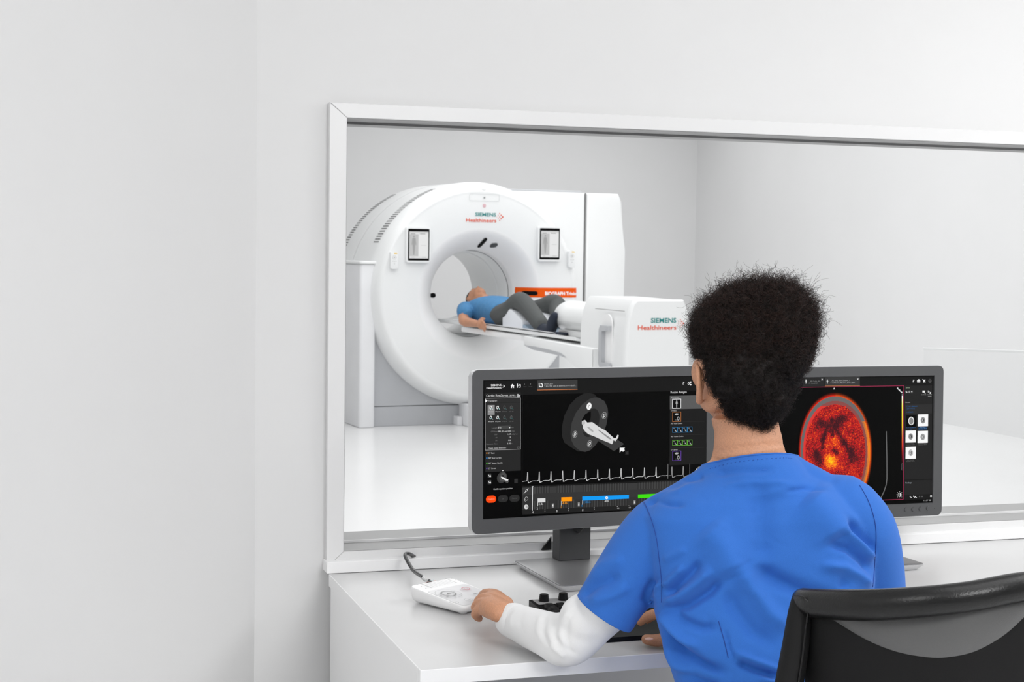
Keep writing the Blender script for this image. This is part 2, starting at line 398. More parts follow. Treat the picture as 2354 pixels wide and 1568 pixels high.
# ================================================================== MONITORS
MONW = None
def monitor_frame(pl, yl, yaw, tilt):
    P = at_y(pl[0], pl[1], yl); a = math.radians(yaw); t = math.radians(tilt)
    X = V((math.cos(a), math.sin(a), 0)); Yb = V((-math.sin(a)*math.cos(t), math.cos(a)*math.cos(t), -math.sin(t))); Z = X.cross(Yb)
    return Frame(Matrix(((X.x, Yb.x, Z.x, P.x), (X.y, Yb.y, Z.y, P.y), (X.z, Yb.z, Z.z, P.z), (0, 0, 0, 1))))
def build_monitor(F, outer, scr, label, neck, group='computer monitors on the control desk', cond=True):
    """outer/scr: (left,top),(right,bottom) in plane coordinates"""
    x0, z1, x1, z0 = outer; sx0, sz1, sx1, sz0 = scr
    r = root('computer_monitor', F.m, label, 'monitor', group)
    bm = B()
    O = rrect(x0, x1, z0, z1, .0135, 6); I = [(sx0, sz0), (sx1, sz0), (sx1, sz1), (sx0, sz1)]
    # front bezel: rounded slab with a rectangular opening
    def ring2(pts, y): return [bm.verts.new((p[0], y, p[1])) for p in pts]
    fO = ring2(O, 0); n = len(O)
    bO = ring2(O, .014)
    for i in range(n): bm.faces.new((fO[i], fO[(i+1) % n], bO[(i+1) % n], bO[i]))
    fI = ring2([(sx1, sz1), (sx0, sz1), (sx0, sz0), (sx1, sz0)], 0); k = 7
    bI = ring2([(sx1-.0015, sz1-.0015), (sx0+.0015, sz1-.0015), (sx0+.0015, sz0+.0015), (sx1-.0015, sz0+.0015)], .004)
    for q in range(4):
        seg = fO[q*k:(q+1)*k]
        for i in range(k-1): bm.faces.new((seg[i], seg[i+1], fI[q]))
        nx = fO[((q+1)*k) % n]; bm.faces.new((seg[-1], nx, fI[(q+1) % 4], fI[q]))
        bm.faces.new((fI[q], fI[(q+1) % 4], bI[(q+1) % 4], bI[q]))
    obj('bezel', bm, 'monitor grey', r, angle=30)
    bm = B(); prism(bm, rrect(x0-.0012, x1+.0012, z0-.0012, z1+.0012, .0145, 6), 'y', .0045, .013, .001, 1); prism(bm, rrect(x0+.001, x1-.001, z0+.001, z1-.001, .013, 6), 'y', .0131, .03, .004, 2)
    obj('back_shell', bm, 'monitor silver', r)
    bm = B(); prism(bm, rrect((x0+x1)/2-.15, (x0+x1)/2+.15, (z0+z1)/2-.11, (z0+z1)/2+.11, .02), 'y', .029, .055, .01, 2)
    obj('rear_housing', bm, 'monitor silver', r)
    return r

FA = monitor_frame((1087, 1040), 3.175, 5.4, 1.6)
a = FA.y(1087, 1040); TL = FA.y(1105, 851); BL = FA.y(1105, 1228)
mx0 = FA.y(1087, 1040)[0]; mx1 = FA.y(1647, 1000)[0]; mz1, mz0 = TL[1], BL[1]
s_tl = FA.y(1111, 874); s_bl = FA.y(1111, 1195.5); s_r = FA.y(1625, 1040)[0]
print('MONA', mx1-mx0, mz1-mz0)
monA = build_monitor(FA, (mx0, mz1, mx1, mz0), (s_tl[0], s_tl[1], s_r, s_bl[1]), 'left grey framed monitor showing the patient positioning screen and ECG trace', None)
FBm = monitor_frame((2167, 1012), 3.245, .6, 1.6)
bx1 = FBm.y(2167, 1012)[0]; bz1 = FBm.y(2150, 841)[1]; bz0 = FBm.y(2150, 1184.5)[1]; bx0 = FBm.y(1652, 1030)[0]
print('MONB', bx1-bx0, bz1-bz0)
t_tr = FBm.y(2149, 863); t_br = FBm.y(2149, 1156.5); t_l = bx0+.022
monB = build_monitor(FBm, (bx0, bz1, bx1, bz0), (t_l, t_tr[1], t_tr[0], t_br[1]), 'right grey framed monitor showing a glowing red brain scan', None)
# screens
def screen(F, scr, par):
    x0, z1, x1, z0 = scr
    bm = B(); box(bm, x0-.002, x1+.002, .003, .006, z0-.002, z1+.002); return obj('screen', bm, 'black gloss', par, False)
scA = screen(FA, (s_tl[0], s_tl[1], s_r, s_bl[1]), monA)
scB = screen(FBm, (t_l, t_tr[1], t_tr[0], t_br[1]), monB)
LAY = .00003
cA = Canvas(lambda px, py: FA.y(px, py, .0028), lambda u, v, l: (u, .0029-l*LAY*.2, v))
c = cA
def fullA(x0, x1, ytl, ytr, ybl, ybr, col): c.poly([(x0, ytl), (x1, ytr), (x1, ybr), (x0, ybl)], col)
W = 'F2F2F2'
fullA(1112.5, 1624, 875, 866, 1194, 1176, '000000')
c.rect(1113, 876, 1623, 897, '171717')
def sl(x, y, at=1113, k=-.018): return y+(x-at)*k
c.text('SIEMENS', 1128.5, 888, 4.6, W, 24, .012); c.text('Healthineers', 1118.5, 894.3, 4.6, W, 34, .012)
c.line([(1154.5, 885.3), (1157.5, 888.3), (1154.8, 891.8)], .8, '888888'); c.line([(1157.5, 885), (1160, 887.7), (1157.5, 891)], 1, W)
c.poly([(1173.5, 887), (1178, 882.5), (1182.5, 887)], W); c.rect(1174.5, 887, 1181.5, 892, W); c.rect(1177, 888.5, 1179, 892, '171717')
c.ellipse(1189.5, 883.5, 1.2, 1.4, W); c.line([(1189.5, 885), (1189.5, 891)], 1.6, W); c.frame(1192.5, 883.5, 1197, 891, .8, W); c.line([(1188, 887), (1196, 886)], .8, W)
c.text('1', 1206, 885, 3.2, 'A0A0A0'); c.text('8', 1218.5, 884.5, 3.2, 'A0A0A0'); c.text('Patient', 1203.5, 889.8, 2, '555555', 7); c.text('Session', 1215, 889.5, 2, '555555', 9)
c.poly([(1235, 874.5), (1327.5, 872.8), (1327.5, 895), (1235, 896)], '3A3A3A'); c.line([(1235, 896.7), (1327.5, 895)], 1.2, 'D9814F')
c.ellipse(1244, 885.8, 4.2, 5, W, inner=.55, a0=-120, a1=150); c.ellipse(1239.5, 881.5, 1.1, 1.3, W); c.line([(1239.5, 883), (1240, 890)], 1.8, W)
c.text('Smith, Jane', 1251, 884, 3, 'B4B4B4', 20); c.text('* 2/1/1981 (33) 0 2024.02.01 11:42:27...', 1251, 889.4, 3, 'C8C8C8', 74)
c.text('?', 1569, 883.8, 6.2, W, 4.4); c.ellipse(1582.8, 882, 2.2, 2.4, W, inner=.6); c.rect(1586, 877, 1589, 880, W); c.ellipse(1587.5, 884.5, 2, 1.8, W); c.line([(1583, 878), (1587, 884)], .8, W)
# left column
c.rect(1115, 904, 1197, 914.5, '242424'); c.text('Cardio RestStress_stre...', 1118, 912.3, 5.4, 'E0E0E0', 69)
c.ellipse(1190.5, 906.8, 1, 1.2, W); c.line([(1190.5, 908), (1190.5, 912.8)], 1.5, W); [c.line([(1192.5, y), (1196, y-.1)], .8, W) for y in (908, 909.6, 911.2)]
c.poly([(1115, 915.5), (1197, 913.8), (1197, 1033.4), (1115, 1035.6)], 'A8A8A8'); c.poly([(1115.9, 916.5), (1196.2, 914.8), (1196.2, 1032.5), (1115.9, 1034.5)], '2C2C2C')
c.line([(1116, 926.8), (1196, 925)], .6, '1A1A1A'); c.poly([(1115.5, 917.5), (1121, 921.6), (1115.5, 925.5)], W); c.text('Topogram', 1122.3, 923.5, 3.7, 'D0D0D0', 20)
c.rect(1121, 931.5, 1137, 953.5, '8F8F8F')
for i, x in enumerate((1129, 1145, 1160.5, 1176)):
    for j, y in enumerate((937, 960)):
        k = W if i < 2 else '5A5A5A'; tl = '2A8F8F' if i < 2 else '1F5A5A'
        c.ellipse(x-1, y-.2*i, 2.6, 4.2, k, rot=12, inner=.6); c.line([(x-.5, y+1), (x+3.6, y+4.2)], 1.3, tl); c.line([(x+2.2, y+2), (x+4, y+4.6)], .7, k)
        c.text(['AP supine', 'AP prone', 'AP lateral', 'LR lat'][i], x-6.5+(2 if i == 3 else 0), y+10.5-.2*i, 2.4, 'D8D8D8' if i < 2 else '6A6A6A', [13, 12, 11, 9][i])
for y, l, val, u in ((984, 'Length', '512', 'mm'), (992.3, 'CTDIvol', 'SPR (32 cm) 0.03', 'mGy'), (999.3, 'DLP', '1.59', 'mGy*cm'), (1006.3, 'mA', '15', ''), (1013.3, 'kV', '110', ''), (1020.5, 'Exposure Time', '5.32', 's')):
    c.text(l, 1143.2, y+1, 3.1, '7A7A7A', min(25, 2.1*len(l)), align='r')
    if y == 984: c.rect(1144, 979.2, 1174, 986, '444444'); c.text(val, 1145, y+.6, 3.3, 'E8E8E8', 7); c.poly([(1170, 982.3), (1173, 982.3), (1171.5, 985)], W)
    else: c.text(val, 1174, y+.4, 3.3, 'E8E8E8', 29 if len(val) > 8 else 1.9*len(val), align='r')
    if u: c.text(u, 1175.5, y+.2, 2.8, '7A7A7A', 2.4*len(u))
c.line([(1116, 1026.5), (1196, 1024.8)], .5, '1A1A1A'); c.text('Check metal detection', 1122, 1032.2, 3.5, 'D0D0D0', 41); c.frame(1189.5, 1027, 1194, 1031, .5, '777777')
for y, col, l, wd in ((1041.7, 'FFA028', 'CT Rest', 14.5), (1053.2, '2A8FE0', 'PET Rest Cardio', 30), (1065, '55CC33', 'PET Stress Cardio', 33), (1076.8, '7050C0', 'CT Stress', 17.5)):
    c.rect(1115.3, y-5.4, 1197, y+5.1, '262626'); c.rect(1117.7, y-1.3, 1120.3, y+1.3, col); c.text(l, 1122.2, y+1.8, 3.4, 'D2D2D2', wd)
for y in (1093.5, 1108.5): c.rect(1121, y-4.5, 1129, y+4.5, '3E3E3E'); c.line([(1123, y-2), (1125, y+2), (1127, y-1)], 1, W); c.rect(1125.5, y, 1128.5, y+2.5, W)
c.poly([(1153.4, 1081), (1158, 1080.8), (1155.7, 1083.5)], W)
c.ellipse(1153, 1098, 10.5, 13, '3A3A3A', rot=20); c.ellipse(1156, 1096.5, 8, 11, '4C4C4C', rot=20); c.ellipse(1155, 1096.5, 3, 4.4, '000000', rot=20)
c.poly([(1150.5, 1098), (1166, 1106.5), (1170, 1106.5), (1166.5, 1110.5), (1162, 1108.5), (1151, 1102)], '555555'); c.poly([(1151, 1095.8), (1156, 1096.5), (1166.5, 1102.5), (1168.5, 1101.5), (1168, 1105), (1163, 1105), (1153, 1100)], 'ECECEC')
c.rect(1182, 1101, 1190, 1110.5, '2E2E2E'); c.text('Confirm patient position', 1134, 1126.3, 3.7, 'D4D4D4', 44)
c.rect(1116.8, 1140, 1140.5, 1155, 'FF4A0A', 8); c.text('Confirm', 1121, 1149.3, 3.2, 'FFB090', 15.5)
c.rect(1144.3, 1139, 1167.5, 1153.6, '2B2B2B', 8); c.text('Ok', 1153.5, 1148.2, 3, '5A5A5A', 5); c.rect(1170.8, 1138, 1194.3, 1152.8, '2B2B2B', 8); c.text('Cancel', 1176.5, 1147.2, 3, '5A5A5A', 12)
c.line([(1200.6, 899), (1199.8, 1180)], 1.1, '1E1E1E')
# gantry pictogram
def blob(cx, cy, rx, ry, rot, col, sx=1): c.ellipse(cx, cy, rx, ry, col, rot=rot, n=48)
c.poly([(1355, 903.5), (1342, 904.5), (1325, 914), (1309, 931), (1297, 955), (1291, 982), (1291.5, 1003), (1297, 1018), (1312, 1028), (1328, 1038), (1345, 1038), (1362, 1020), (1378, 985), (1378, 950), (1374, 915), (1366, 906)], '232323')
c.poly([(1376, 914.5), (1389, 922), (1396.5, 937), (1397.8, 952), (1394, 975), (1389, 990), (1379, 1007), (1370, 1022), (1357, 1035), (1345, 1039), (1334, 1037), (1320, 1026), (1313, 1012), (1311, 996), (1314, 972), (1323, 950), (1338, 930), (1355, 917), (1366, 913.8)], '3B3B3B')
c.ellipse(1358, 972, 18, 34, '242424', rot=17); c.poly([(1337, 965), (1345, 952), (1358, 945.5), (1358, 958), (1355, 972), (1340, 970)], '000000')
c.poly([(1331, 988), (1345, 995), (1400, 1030), (1411, 1037.5), (1434.5, 1020.5), (1398, 998), (1340, 975), (1332, 980)], '3A3A3A')
c.poly([(1340, 967), (1344.5, 965.5), (1347, 968), (1349.5, 971.5), (1354, 971), (1361, 970.5), (1365, 973), (1377, 982), (1392, 990), (1407, 1003.5), (1410.5, 1007.5), (1415.5, 1007), (1419, 999.5), (1422, 1000.5), (1421, 1006), (1414, 1015), (1410, 1011.5), (1408.5, 1018), (1406.5, 1021.5), (1402, 1019), (1380, 1010), (1365, 1003), (1352, 998), (1344, 991), (1339.5, 984), (1339.5, 979), (1337.2, 974), (1337.5, 969)], 'D9D9D9')
c.ellipse(1341.5, 972.3, 3.2, 4.2, 'BDBDBD', rot=20); c.poly([(1349, 982), (1353, 981), (1363, 989), (1364, 994), (1358, 991)], 'ABABAB'); c.poly([(1373, 988), (1376, 988), (1402, 1006), (1406, 1011), (1399, 1009)], '8E8E8E')
for x, y, b in ((1353.8, 934, 1), (1388.6, 955.3, 0), (1321.3, 998.6, 0), (1355, 1020.3, 0)):
    c.ellipse(x, y, 5.6, 8.3, 'F4F4F4' if b else '8A8A8A', rot=12, inner=0 if b else .82)
    if b: c.line([(x-1.5, y+3), (x, y-3), (x+2, y-1)], 1, '8A8A8A')
    else: c.ellipse(x+.4, y-.8, 2.6, 3.8, 'E8E8E8', rot=15, inner=.62); c.line([(x-3.2, y+3), (x-1, y+5)], 1.4, 'E8E8E8')
c.poly([(1424.3, 1029.5), (1436.5, 1029.3), (1433.8, 1032), (1436, 1035.2), (1432, 1038.6), (1428.5, 1036), (1424.3, 1040.5)], 'F6F6F6')
c.poly([(1436.5, 1037.8), (1440, 1038.6), (1444.3, 1035.6), (1444.8, 1044.6), (1435.8, 1044.6), (1438.4, 1042.2)], '303030')
# recon column
c.text('Recon Ranges', 1541.3, 904.3, 5.4, 'E6E6E6', 37)
c.rect(1539.5, 909.3, 1623, 1066, '1B1B1B'); c.poly([(1539.5, 910.3), (1623, 908.3), (1623, 939), (1539.5, 941)], '5A5A5A')
def thumb(x0, y0, x1, y1, col, kind):
    c.rect(x0, y0, x1, y1, col); c.rect(x0+1.2, y0+1.2, x1-1.2, y1-1.2, '050505'); m = (x0+x1)/2; h = y1-y0
    if kind == 'p': c.ellipse(m, y0+3.2, 1.1, 1.5, 'AFAFAF'); c.poly([(m-1.6, y0+5), (m+1.6, y0+5), (m+2.6, y0+h*.5), (m+1.2, y0+h*.5), (m+1, y1-2), (m-1, y1-2), (m-1.2, y0+h*.5), (m-2.6, y0+h*.5)], 'AFAFAF')
    elif kind == 'h':
        c.poly([(m-5, y0+5.5), (m-1.5, y0+3), (m+3.5, y0+3.5), (m+4, y0+5.5), (m+1, y0+7.8), (m-2.5, y0+7.5)], 'B0B0B0'); c.ellipse(m+3.6, y1-7, 3, 5, '9A9A9A', inner=.45); c.line([(m-4.5, y1-3.6), (m, y1-3.6)], .7, '9A9A9A')
    else: c.rect(x0+2, y0+2.4, x0+6, y0+3.4, '888888'); c.ellipse(m, y0+h*.55, 2.6, 3.2, '26262c'); c.line([(m+.5, y1-5.5), (m+3.2, y1-2)], 1.3, 'CFCFCF')
c.text('Topogram', 1542, 915.8, 2.7, 'C8C8C8', 17); thumb(1545, 917.4, 1565.3, 938.8, 'F0F0F0', 'p')
c.text('CT Rest', 1542, 945.7, 2.8, 'C8C8C8', 12.5); thumb(1545.3, 947, 1565.3, 969.3, 'A8683A', 'h')
c.text('PET Rest Cardio', 1542, 975.4, 2.8, 'C8C8C8', 26)
c.text('PET Stress Cardio', 1542, 1005.3, 2.8, 'C8C8C8', 28.5)
for i in range(4):
    x = 1545.2+i*11.4
    thumb(x, 981.8-i*.25, x+11.5, 994.3-i*.25, '2B6FA0', 's'); thumb(x, 1011.8-i*.25, x+11.5, 1024.3-i*.25, '5FA83A', 's')
c.text('CT Stress', 1542, 1035.6, 2.8, 'C8C8C8', 15); thumb(1545.3, 1037, 1565.3, 1058.8, '6A48A8', 'h')
for y in (969.8, 999.8, 1029.8): c.line([(1541, y+.3), (1618, y-1)], .5, '333333')
# ECG
def ecg(x0, x1, per, b0, b1, col, first):
    pts = []
    base = lambda x: b0+(b1-b0)*(x-x0)/(x1-x0)
    x = x0
    pts.append((x0, base(x0)+1)); n = int((x1-first)/per)+1
    for i in range(n):
        p = first+i*per
        if p > x1-2: break
        bl = base(p)
        seq = [(-4, .3), (-1.8, .2), (-1.2, -1.5), (-.2, -19.5), (.5, -19.5), (1, 2), (1.3, 5), (2, 2.5), (3.3, 4.8), (6, 2.7), (10, .6), (15, 0), (per-4.5, .2)]
        pts += [(p+a, bl+b) for a, b in seq if p+a < x1]
    pts.append((x1, base(x1))); c.line(pts, 1, col)
ecg(1200.8, 1534.6, 26.85, 1106, 1092.4, 'D8D8D8', 1212.3)
ecg(1534.6, 1585, 26, 1093.2, 1091.8, 'A0A0A0', 1544)
c.line([(1535, 1067), (1534.6, 1100)], 1.3, '787878'); c.line([(1585, 1066), (1584.8, 1098)], 1, '787878')
c.text('60', 1603.5, 1078.5, 5.6, 'D8D8D8', 5.6); c.line([(1597.5, 1081), (1600, 1080.5), (1601, 1077.5), (1602.3, 1082.5), (1604, 1079), (1605, 1080.5), (1608.5, 1080.2)], 1, 'E4E4E4'); c.text('ECG ON', 1588, 1094, 5, 'DDDDDD', 30, .01)
# timeline
c.poly([(1200, 1117), (1623, 1100), (1623, 1104), (1200, 1121)], '161616')
c.poly([(1200, 1121), (1623, 1104), (1623, 1164), (1200, 1183)], '303030'); c.poly([(1200, 1121), (1623, 1104), (1623, 1120), (1200, 1138.5)], '3A3A3A')
tl = lambda x: -(x-1200)*.0405
for x in range(1226, 1600, 3):
    if (1262 < x < 1278) or (1320 < x < 1338) or (1443 < x < 1464): continue
    c.line([(x, 1120+tl(x)), (x-.6, 1172+tl(x))], 1.5, '464646' if (x//3) % 2 else '2B2B2B')
for xx0, xx1 in ((1226, 1600),): c.poly([(xx0, 1136+tl(xx0)), (xx1, 1136+tl(xx1)), (xx1, 1153+tl(xx1)), (xx0, 1153+tl(xx0))], '343434')
c.poly([(1200, 1172), (1623, 1154.5), (1623, 1164), (1200, 1183)], '1F1F1F')
c.line([(1223.7, 1119.8), (1223, 1173.5)], 1.2, 'F0F0F0'); c.poly([(1221.3, 1118), (1225.7, 1117.8), (1223.5, 1120.6)], W)
c.line([(1203.5, 1134.5), (1207, 1130.5)], .9, W); c.ellipse(1209.3, 1127.8, 2, 3.4, 'E4E4E4', rot=45, inner=.7); c.line([(1211.5, 1125), (1213.5, 1122.5)], .9, W)
c.ellipse(1209.3, 1146.3, 3.8, 4.4, 'C8C8C8', inner=.82); c.line([(1203.8, 1149), (1207.3, 1153)], .8, 'C8C8C8'); c.line([(1203.8, 1149), (1206.3, 1146.8)], .8, 'C8C8C8')
c.ellipse(1208.8, 1165, 5, 5.4, 'D2D2D2'); c.line([(1208.8, 1161.3), (1208.8, 1165.3), (1212.5, 1165.3)], .9, '303030')
c.poly([(1235, 1146), (1253, 1145.3), (1253, 1154.5), (1235, 1155.2)], 'DADADA'); c.poly([(1289.5, 1143.3), (1314.2, 1142.6), (1314.2, 1151.8), (1289.5, 1152.8)], 'FF9A0A')
c.poly([(1337.7, 1141.3), (1444.7, 1137.6), (1444.7, 1146.2), (1337.7, 1151)], '0F9BF5'); c.poly([(1465.6, 1136.6), (1560, 1132.6), (1560, 1141), (1465.6, 1145.6)], '3FE00A')
c.line([(1235.3, 1155), (1235.2, 1163.5)], .9, W); c.line([(1289.9, 1152), (1289.8, 1161.6)], .9, W); c.line([(1338.2, 1150.5), (1338.1, 1159.6)], .9, W)
c.text('3.3s', 1237, 1161, 5.2, 'DCDCDC', 11); c.text('2', 1233, 1171, 5.2, 'E0E0E0'); c.text('4.6s', 1292, 1158.8, 5.2, 'F09A20', 11); c.text('2', 1287.7, 1167.7, 5.2, 'F09A20')
c.text('7:00m', 1340, 1156.8, 5, '1C84C4', 16.5); c.text('0', 1336, 1164.6, 4.6, '1C84C4')
c.ellipse(1393.7, 1144.3, 3.1, 3.3, 'F4F4F4'); c.ellipse(1393.9, 1144, 1, 1, '5580A0'); c.text('400', 1388.7, 1154.5, 5, 'E4E4E4', 10)
for x, y in ((1270, 1162), (1329.5, 1159.5), (1457.8, 1154.6)): c.rect(x-2.2, y-4.5, x+2.2, y+4.5, '8A8A8A'); c.rect(x-1, y-2, x+1, y+2, 'E4E4E4')
for x, y, s in ((1223.5, 1180, '0'), (1278, 1177.5, '0'), (1337.4, 1174.8, '0')): c.text(s, x, y, 5, 'E8E8E8')
for x, y, s in ((1251, 1176.5, '5'), (1305.5, 1174, '5'), (1364.3, 1171.8, '5'), (1417.5, 1169.7, '415'), (1444, 1168.2, '420')): c.text(s, x, y, 3, 'D8D8D8'); c.ellipse(x+.7, y-5.5, .6, .6, W, n=8)
gA = cA.build('screen_picture', 'screen light', scA)

cB = Canvas(lambda px, py: FBm.y(px, py, .0028), lambda u, v, l: (u, .0029-l*LAY*.2, v)); c = cB
XB = 1670
c.poly([(XB, 870), (2143.5, 864.5), (2143.5, 1154), (XB, 1174)], '000000'); c.poly([(XB, 871), (2143.5, 865.5), (2143.5, 886.5), (XB, 893)], '181818')
c.poly([(1845, 868), (1895.3, 867), (1895.3, 887.6), (1845, 888.5)], '292929'); c.poly([(1896.5, 867), (1976.7, 866), (1976.7, 886.6), (1896.5, 887.6)], '3A3A3A'); c.line([(1896.5, 887.5), (1976.7, 886.4)], 1.1, 'C07A50')
c.text('_MI_Cardio_Via...', 1861, 877.8, 2.9, '8E8E8E', 26); c.text('MI View&GO', 1859.5, 882.6, 2.9, '808080', 20); c.text('_MI_Onco_Brain_Dynamic_1', 1911, 876.4, 2.9, 'B0B0B0', 42); c.text('* 1/1/YK221F_MI_Onco_Brain_Dyna...', 1909.5, 881.6, 2.9, 'B8B8B8', 58)
for x, y in ((1890, 872.5), (1972, 871.6), (2139.5, 890.6), (2139.5, 1108)): c.line([(x-1.5, y-1.6), (x+1.5, y+1.6)], .7, W); c.line([(x-1.5, y+1.6), (x+1.5, y-1.6)], .7, W)
for x in (1852.8, 1902): c.ellipse(x, 873.5, 1, 1.2, W); c.line([(x, 875), (x, 881.5)], 1.5, W); c.line([(x-2, 876), (x+2, 876)], .8, W)
c.text('?', 2098, 878.6, 6, W, 4.2); c.rect(2108, 874, 2115.5, 879, W, 1); c.frame(2110, 871.8, 2113.5, 875, .8, W); c.line([(2108, 876.4), (2115.5, 876.3)], .5, '181818')
c.line([(2120.5, 872), (2122, 872.5), (2123.5, 877.3), (2127, 877)], .8, W); c.poly([(2122, 873), (2127.5, 872.6), (2126.3, 876.4), (2123.3, 876.8)], W); c.ellipse(2123.8, 879, .7, .7, W); c.ellipse(2126.6, 879, .7, .7, W); c.ellipse(2137.7, 875.6, 3.8, 4.6, '4A4A4A'); c.ellipse(2137.7, 873.6, 1.4, 1.6, '222222')
c.line([(XB, 893.3), (2077.7, 886.8), (2076.3, 1148), (XB, 1163)], 1.4, '9A3050')
c.poly([(1917.3, 890.8), (1919.6, 895), (1915.2, 895.1)], 'DDDDDD')
c.line([(2063, 892), (2074, 903)], 3, 'E0E0E0'); [c.line([(2064.5+i*2.4+1.8, 892.5+i*2.4-1.2), (2064.5+i*2.4, 892.5+i*2.4+.8)], 1, '000000') for i in range(5)]
# colour bar
n = 60; ramp = [(0, (1, 1, 1)), (.15, (1, .98, .35)), (.45, (1, .82, .2)), (.52, (.88, .6, .3)), (.72, (.85, .25, .15)), (.88, (.45, .06, .08)), (1, (.12, .02, .03))]
def rampc(t, R):
    for (a, ca), (b, cb) in zip(R[:-1], R[1:]):
        if t <= b: q = (t-a)/(b-a); return tuple(s2l(max(0, min(1, x*(1-q)+y*q))) for x, y in zip(ca, cb))
    return tuple(s2l(x) for x in R[-1][1])
c.n += 1; L = c.n
for i in range(n): y = 910+i*155/n; c.rect(2073, y, 2075.6, y+155/n+.1, rampc(i/n, ramp), lay=L)
c.rect(2073, 906.7, 2075.6, 908.5, W); c.frame(2072.6, 1066, 2075.6, 1081, .5, '7A7A7A'); c.line([(2037.3, 992), (2038.6, 1050), (2038.8, 1100), (2037, 1115), (2032, 1130), (2023.3, 1148.5)], 2, '6A6A6A'); c.line([(1797, 998), (1797, 1040)], 1.6, '5A5A5A')
# light symbol
c.ellipse(2068, 1137.5, 4.4, 4.9, 'D8D8D8', inner=.82); c.ellipse(2068, 1137.5, 4.2, 4.7, 'D8D8D8', a0=-90, a1=90)
for k in range(8): a = k*PI/4; c.ellipse(2068+6.8*math.cos(a), 1137.5+7.4*math.sin(a), .7, .7, 'CFCFCF', n=8)
# right column
c.poly([(2079, 887), (2143, 886), (2143, 1146.5), (2079, 1148.5)], '242424'); c.text('Series', 2082, 892.7, 3, 'A8C0A0', 9.5)
c.rect(2081.5, 898.5, 2086, 903.5, '6E6E6E'); c.rect(2088.5, 898.3, 2092, 903.3, '909090'); c.rect(2093.3, 898, 2098.5, 904, '4A4A4A'); c.poly([(2094.3, 899.8), (2097.5, 899.8), (2095.9, 902)], W); c.line([(2082, 899), (2085.5, 903)], 1, W)
c.rect(2120.5, 898, 2126, 902.4, W); c.line([(2124.5, 903), (2127.3, 905)], .8, W); c.line([(2133.5, 898), (2133.5, 902), (2136.5, 900)], .9, W); c.ellipse(2138.5, 903.4, 1.9, 2, W); c.text('Use Study', 2118, 908.4, 2, 'C8C8C8', 11); c.text('Send and', 2132, 908.2, 2, 'C8C8C8', 9.8); c.text('Archive', 2133, 911.8, 2, 'C8C8C8', 8)
c.text('Current', 2081, 926.4, 3, 'B0B0B0', 11.5); c.rect(2080.5, 930.5, 2142.5, 950, '2E2E2E')
c.text('CT HD 1 BRAIN W', 2084, 936, 3, '1F5F9A', 25); c.text('(26/1/19:11)', 2084.5, 940.8, 3, '1F5F9A', 18); c.text('> PET(CT)', 2084, 949, 2.8, '1F5F9A', 15)
for x, y, k in ((2083, 954.3, 0), (2110, 952.8, 1), (2081.7, 990.2, 1), (2109.4, 991, 2), (2081.7, 1027.5, 3)):
    wd = 23.2; h = 26.9
    c.rect(x, y, x+wd, y+h, 'FAFAFA' if k else '000000'); cx, cy = x+wd/2, y+h/2
    if k == 0: c.ellipse(cx, cy, 6.6, 9.6, 'F0F0F0'); c.ellipse(cx, cy+.3, 5, 7.6, '8A8A8A')
    else:
        g1 = ['', '6a6a6a', '8c8c8c', '7a7a7a'][k]; c.ellipse(cx, cy, 5.2, 7.2, g1); c.ellipse(cx, cy, 4.3, 6.2, 'A8A8A8' if k != 3 else 'E4E4E4'); c.ellipse(cx, cy, 3.4, 5, g1, inner=.6 if k == 3 else 0); c.ellipse(cx-1, cy, .8, 2.6, 'D0D0D0' if k != 3 else g1); c.ellipse(cx+1, cy, .8, 2.6, '303030' if k == 1 else '5a5a5a')
c.text('AC_CT_HD BRAIN W', 2082.5, 984.5, 2.4, '2A64A0', 22); c.text('2.5', 2091, 988.2, 2.2, '2A64A0', 4); c.rect(2111, 981, 2131, 987.5, '12365C'); c.text('Static Brain', 2115, 983.7, 2, '7FA8D0', 12); c.text('Dynamic, 90-95', 2111.5, 986.8, 2, '7FA8D0', 19)
for x, y in ((2083, 1020.8), (2111, 1020.5), (2083, 1058.8)): c.text('Static corrected', x+2, y, 1.8, '707070', 15); c.text('Dynamic, 90-95', x, y+3, 1.8, '707070', 19)
c.line([(2079, 1104), (2142.5, 1102)], 1.5, '101010'); c.text('Findings', 2081.3, 1111.5, 3, 'A8B0B8', 13.5)
c.rect(2079, 1138, 2142.5, 1147, '191919')
for x, y in ((2092, 1141.5), (2100, 1141), (2104, 1141.8)): c.ellipse(x, y, 1.1, 1.6, W); c.ellipse(x+2.2, y+2.2, 1, 1, W)
for x in (2112, 2118): c.rect(x, 1140, x+3, 1143, '5A5A5A')
c.ellipse(2139.8, 1140.6, 2.1, 2.3, W, inner=.4); c.text('11:57', 2123, 1152.3, 3.4, 'B8B8B8', 10.5); c.rect(2135.8, 1148.5, 2140, 1151.6, '909090')
gB = cB.build('screen_picture', 'screen light', scB)
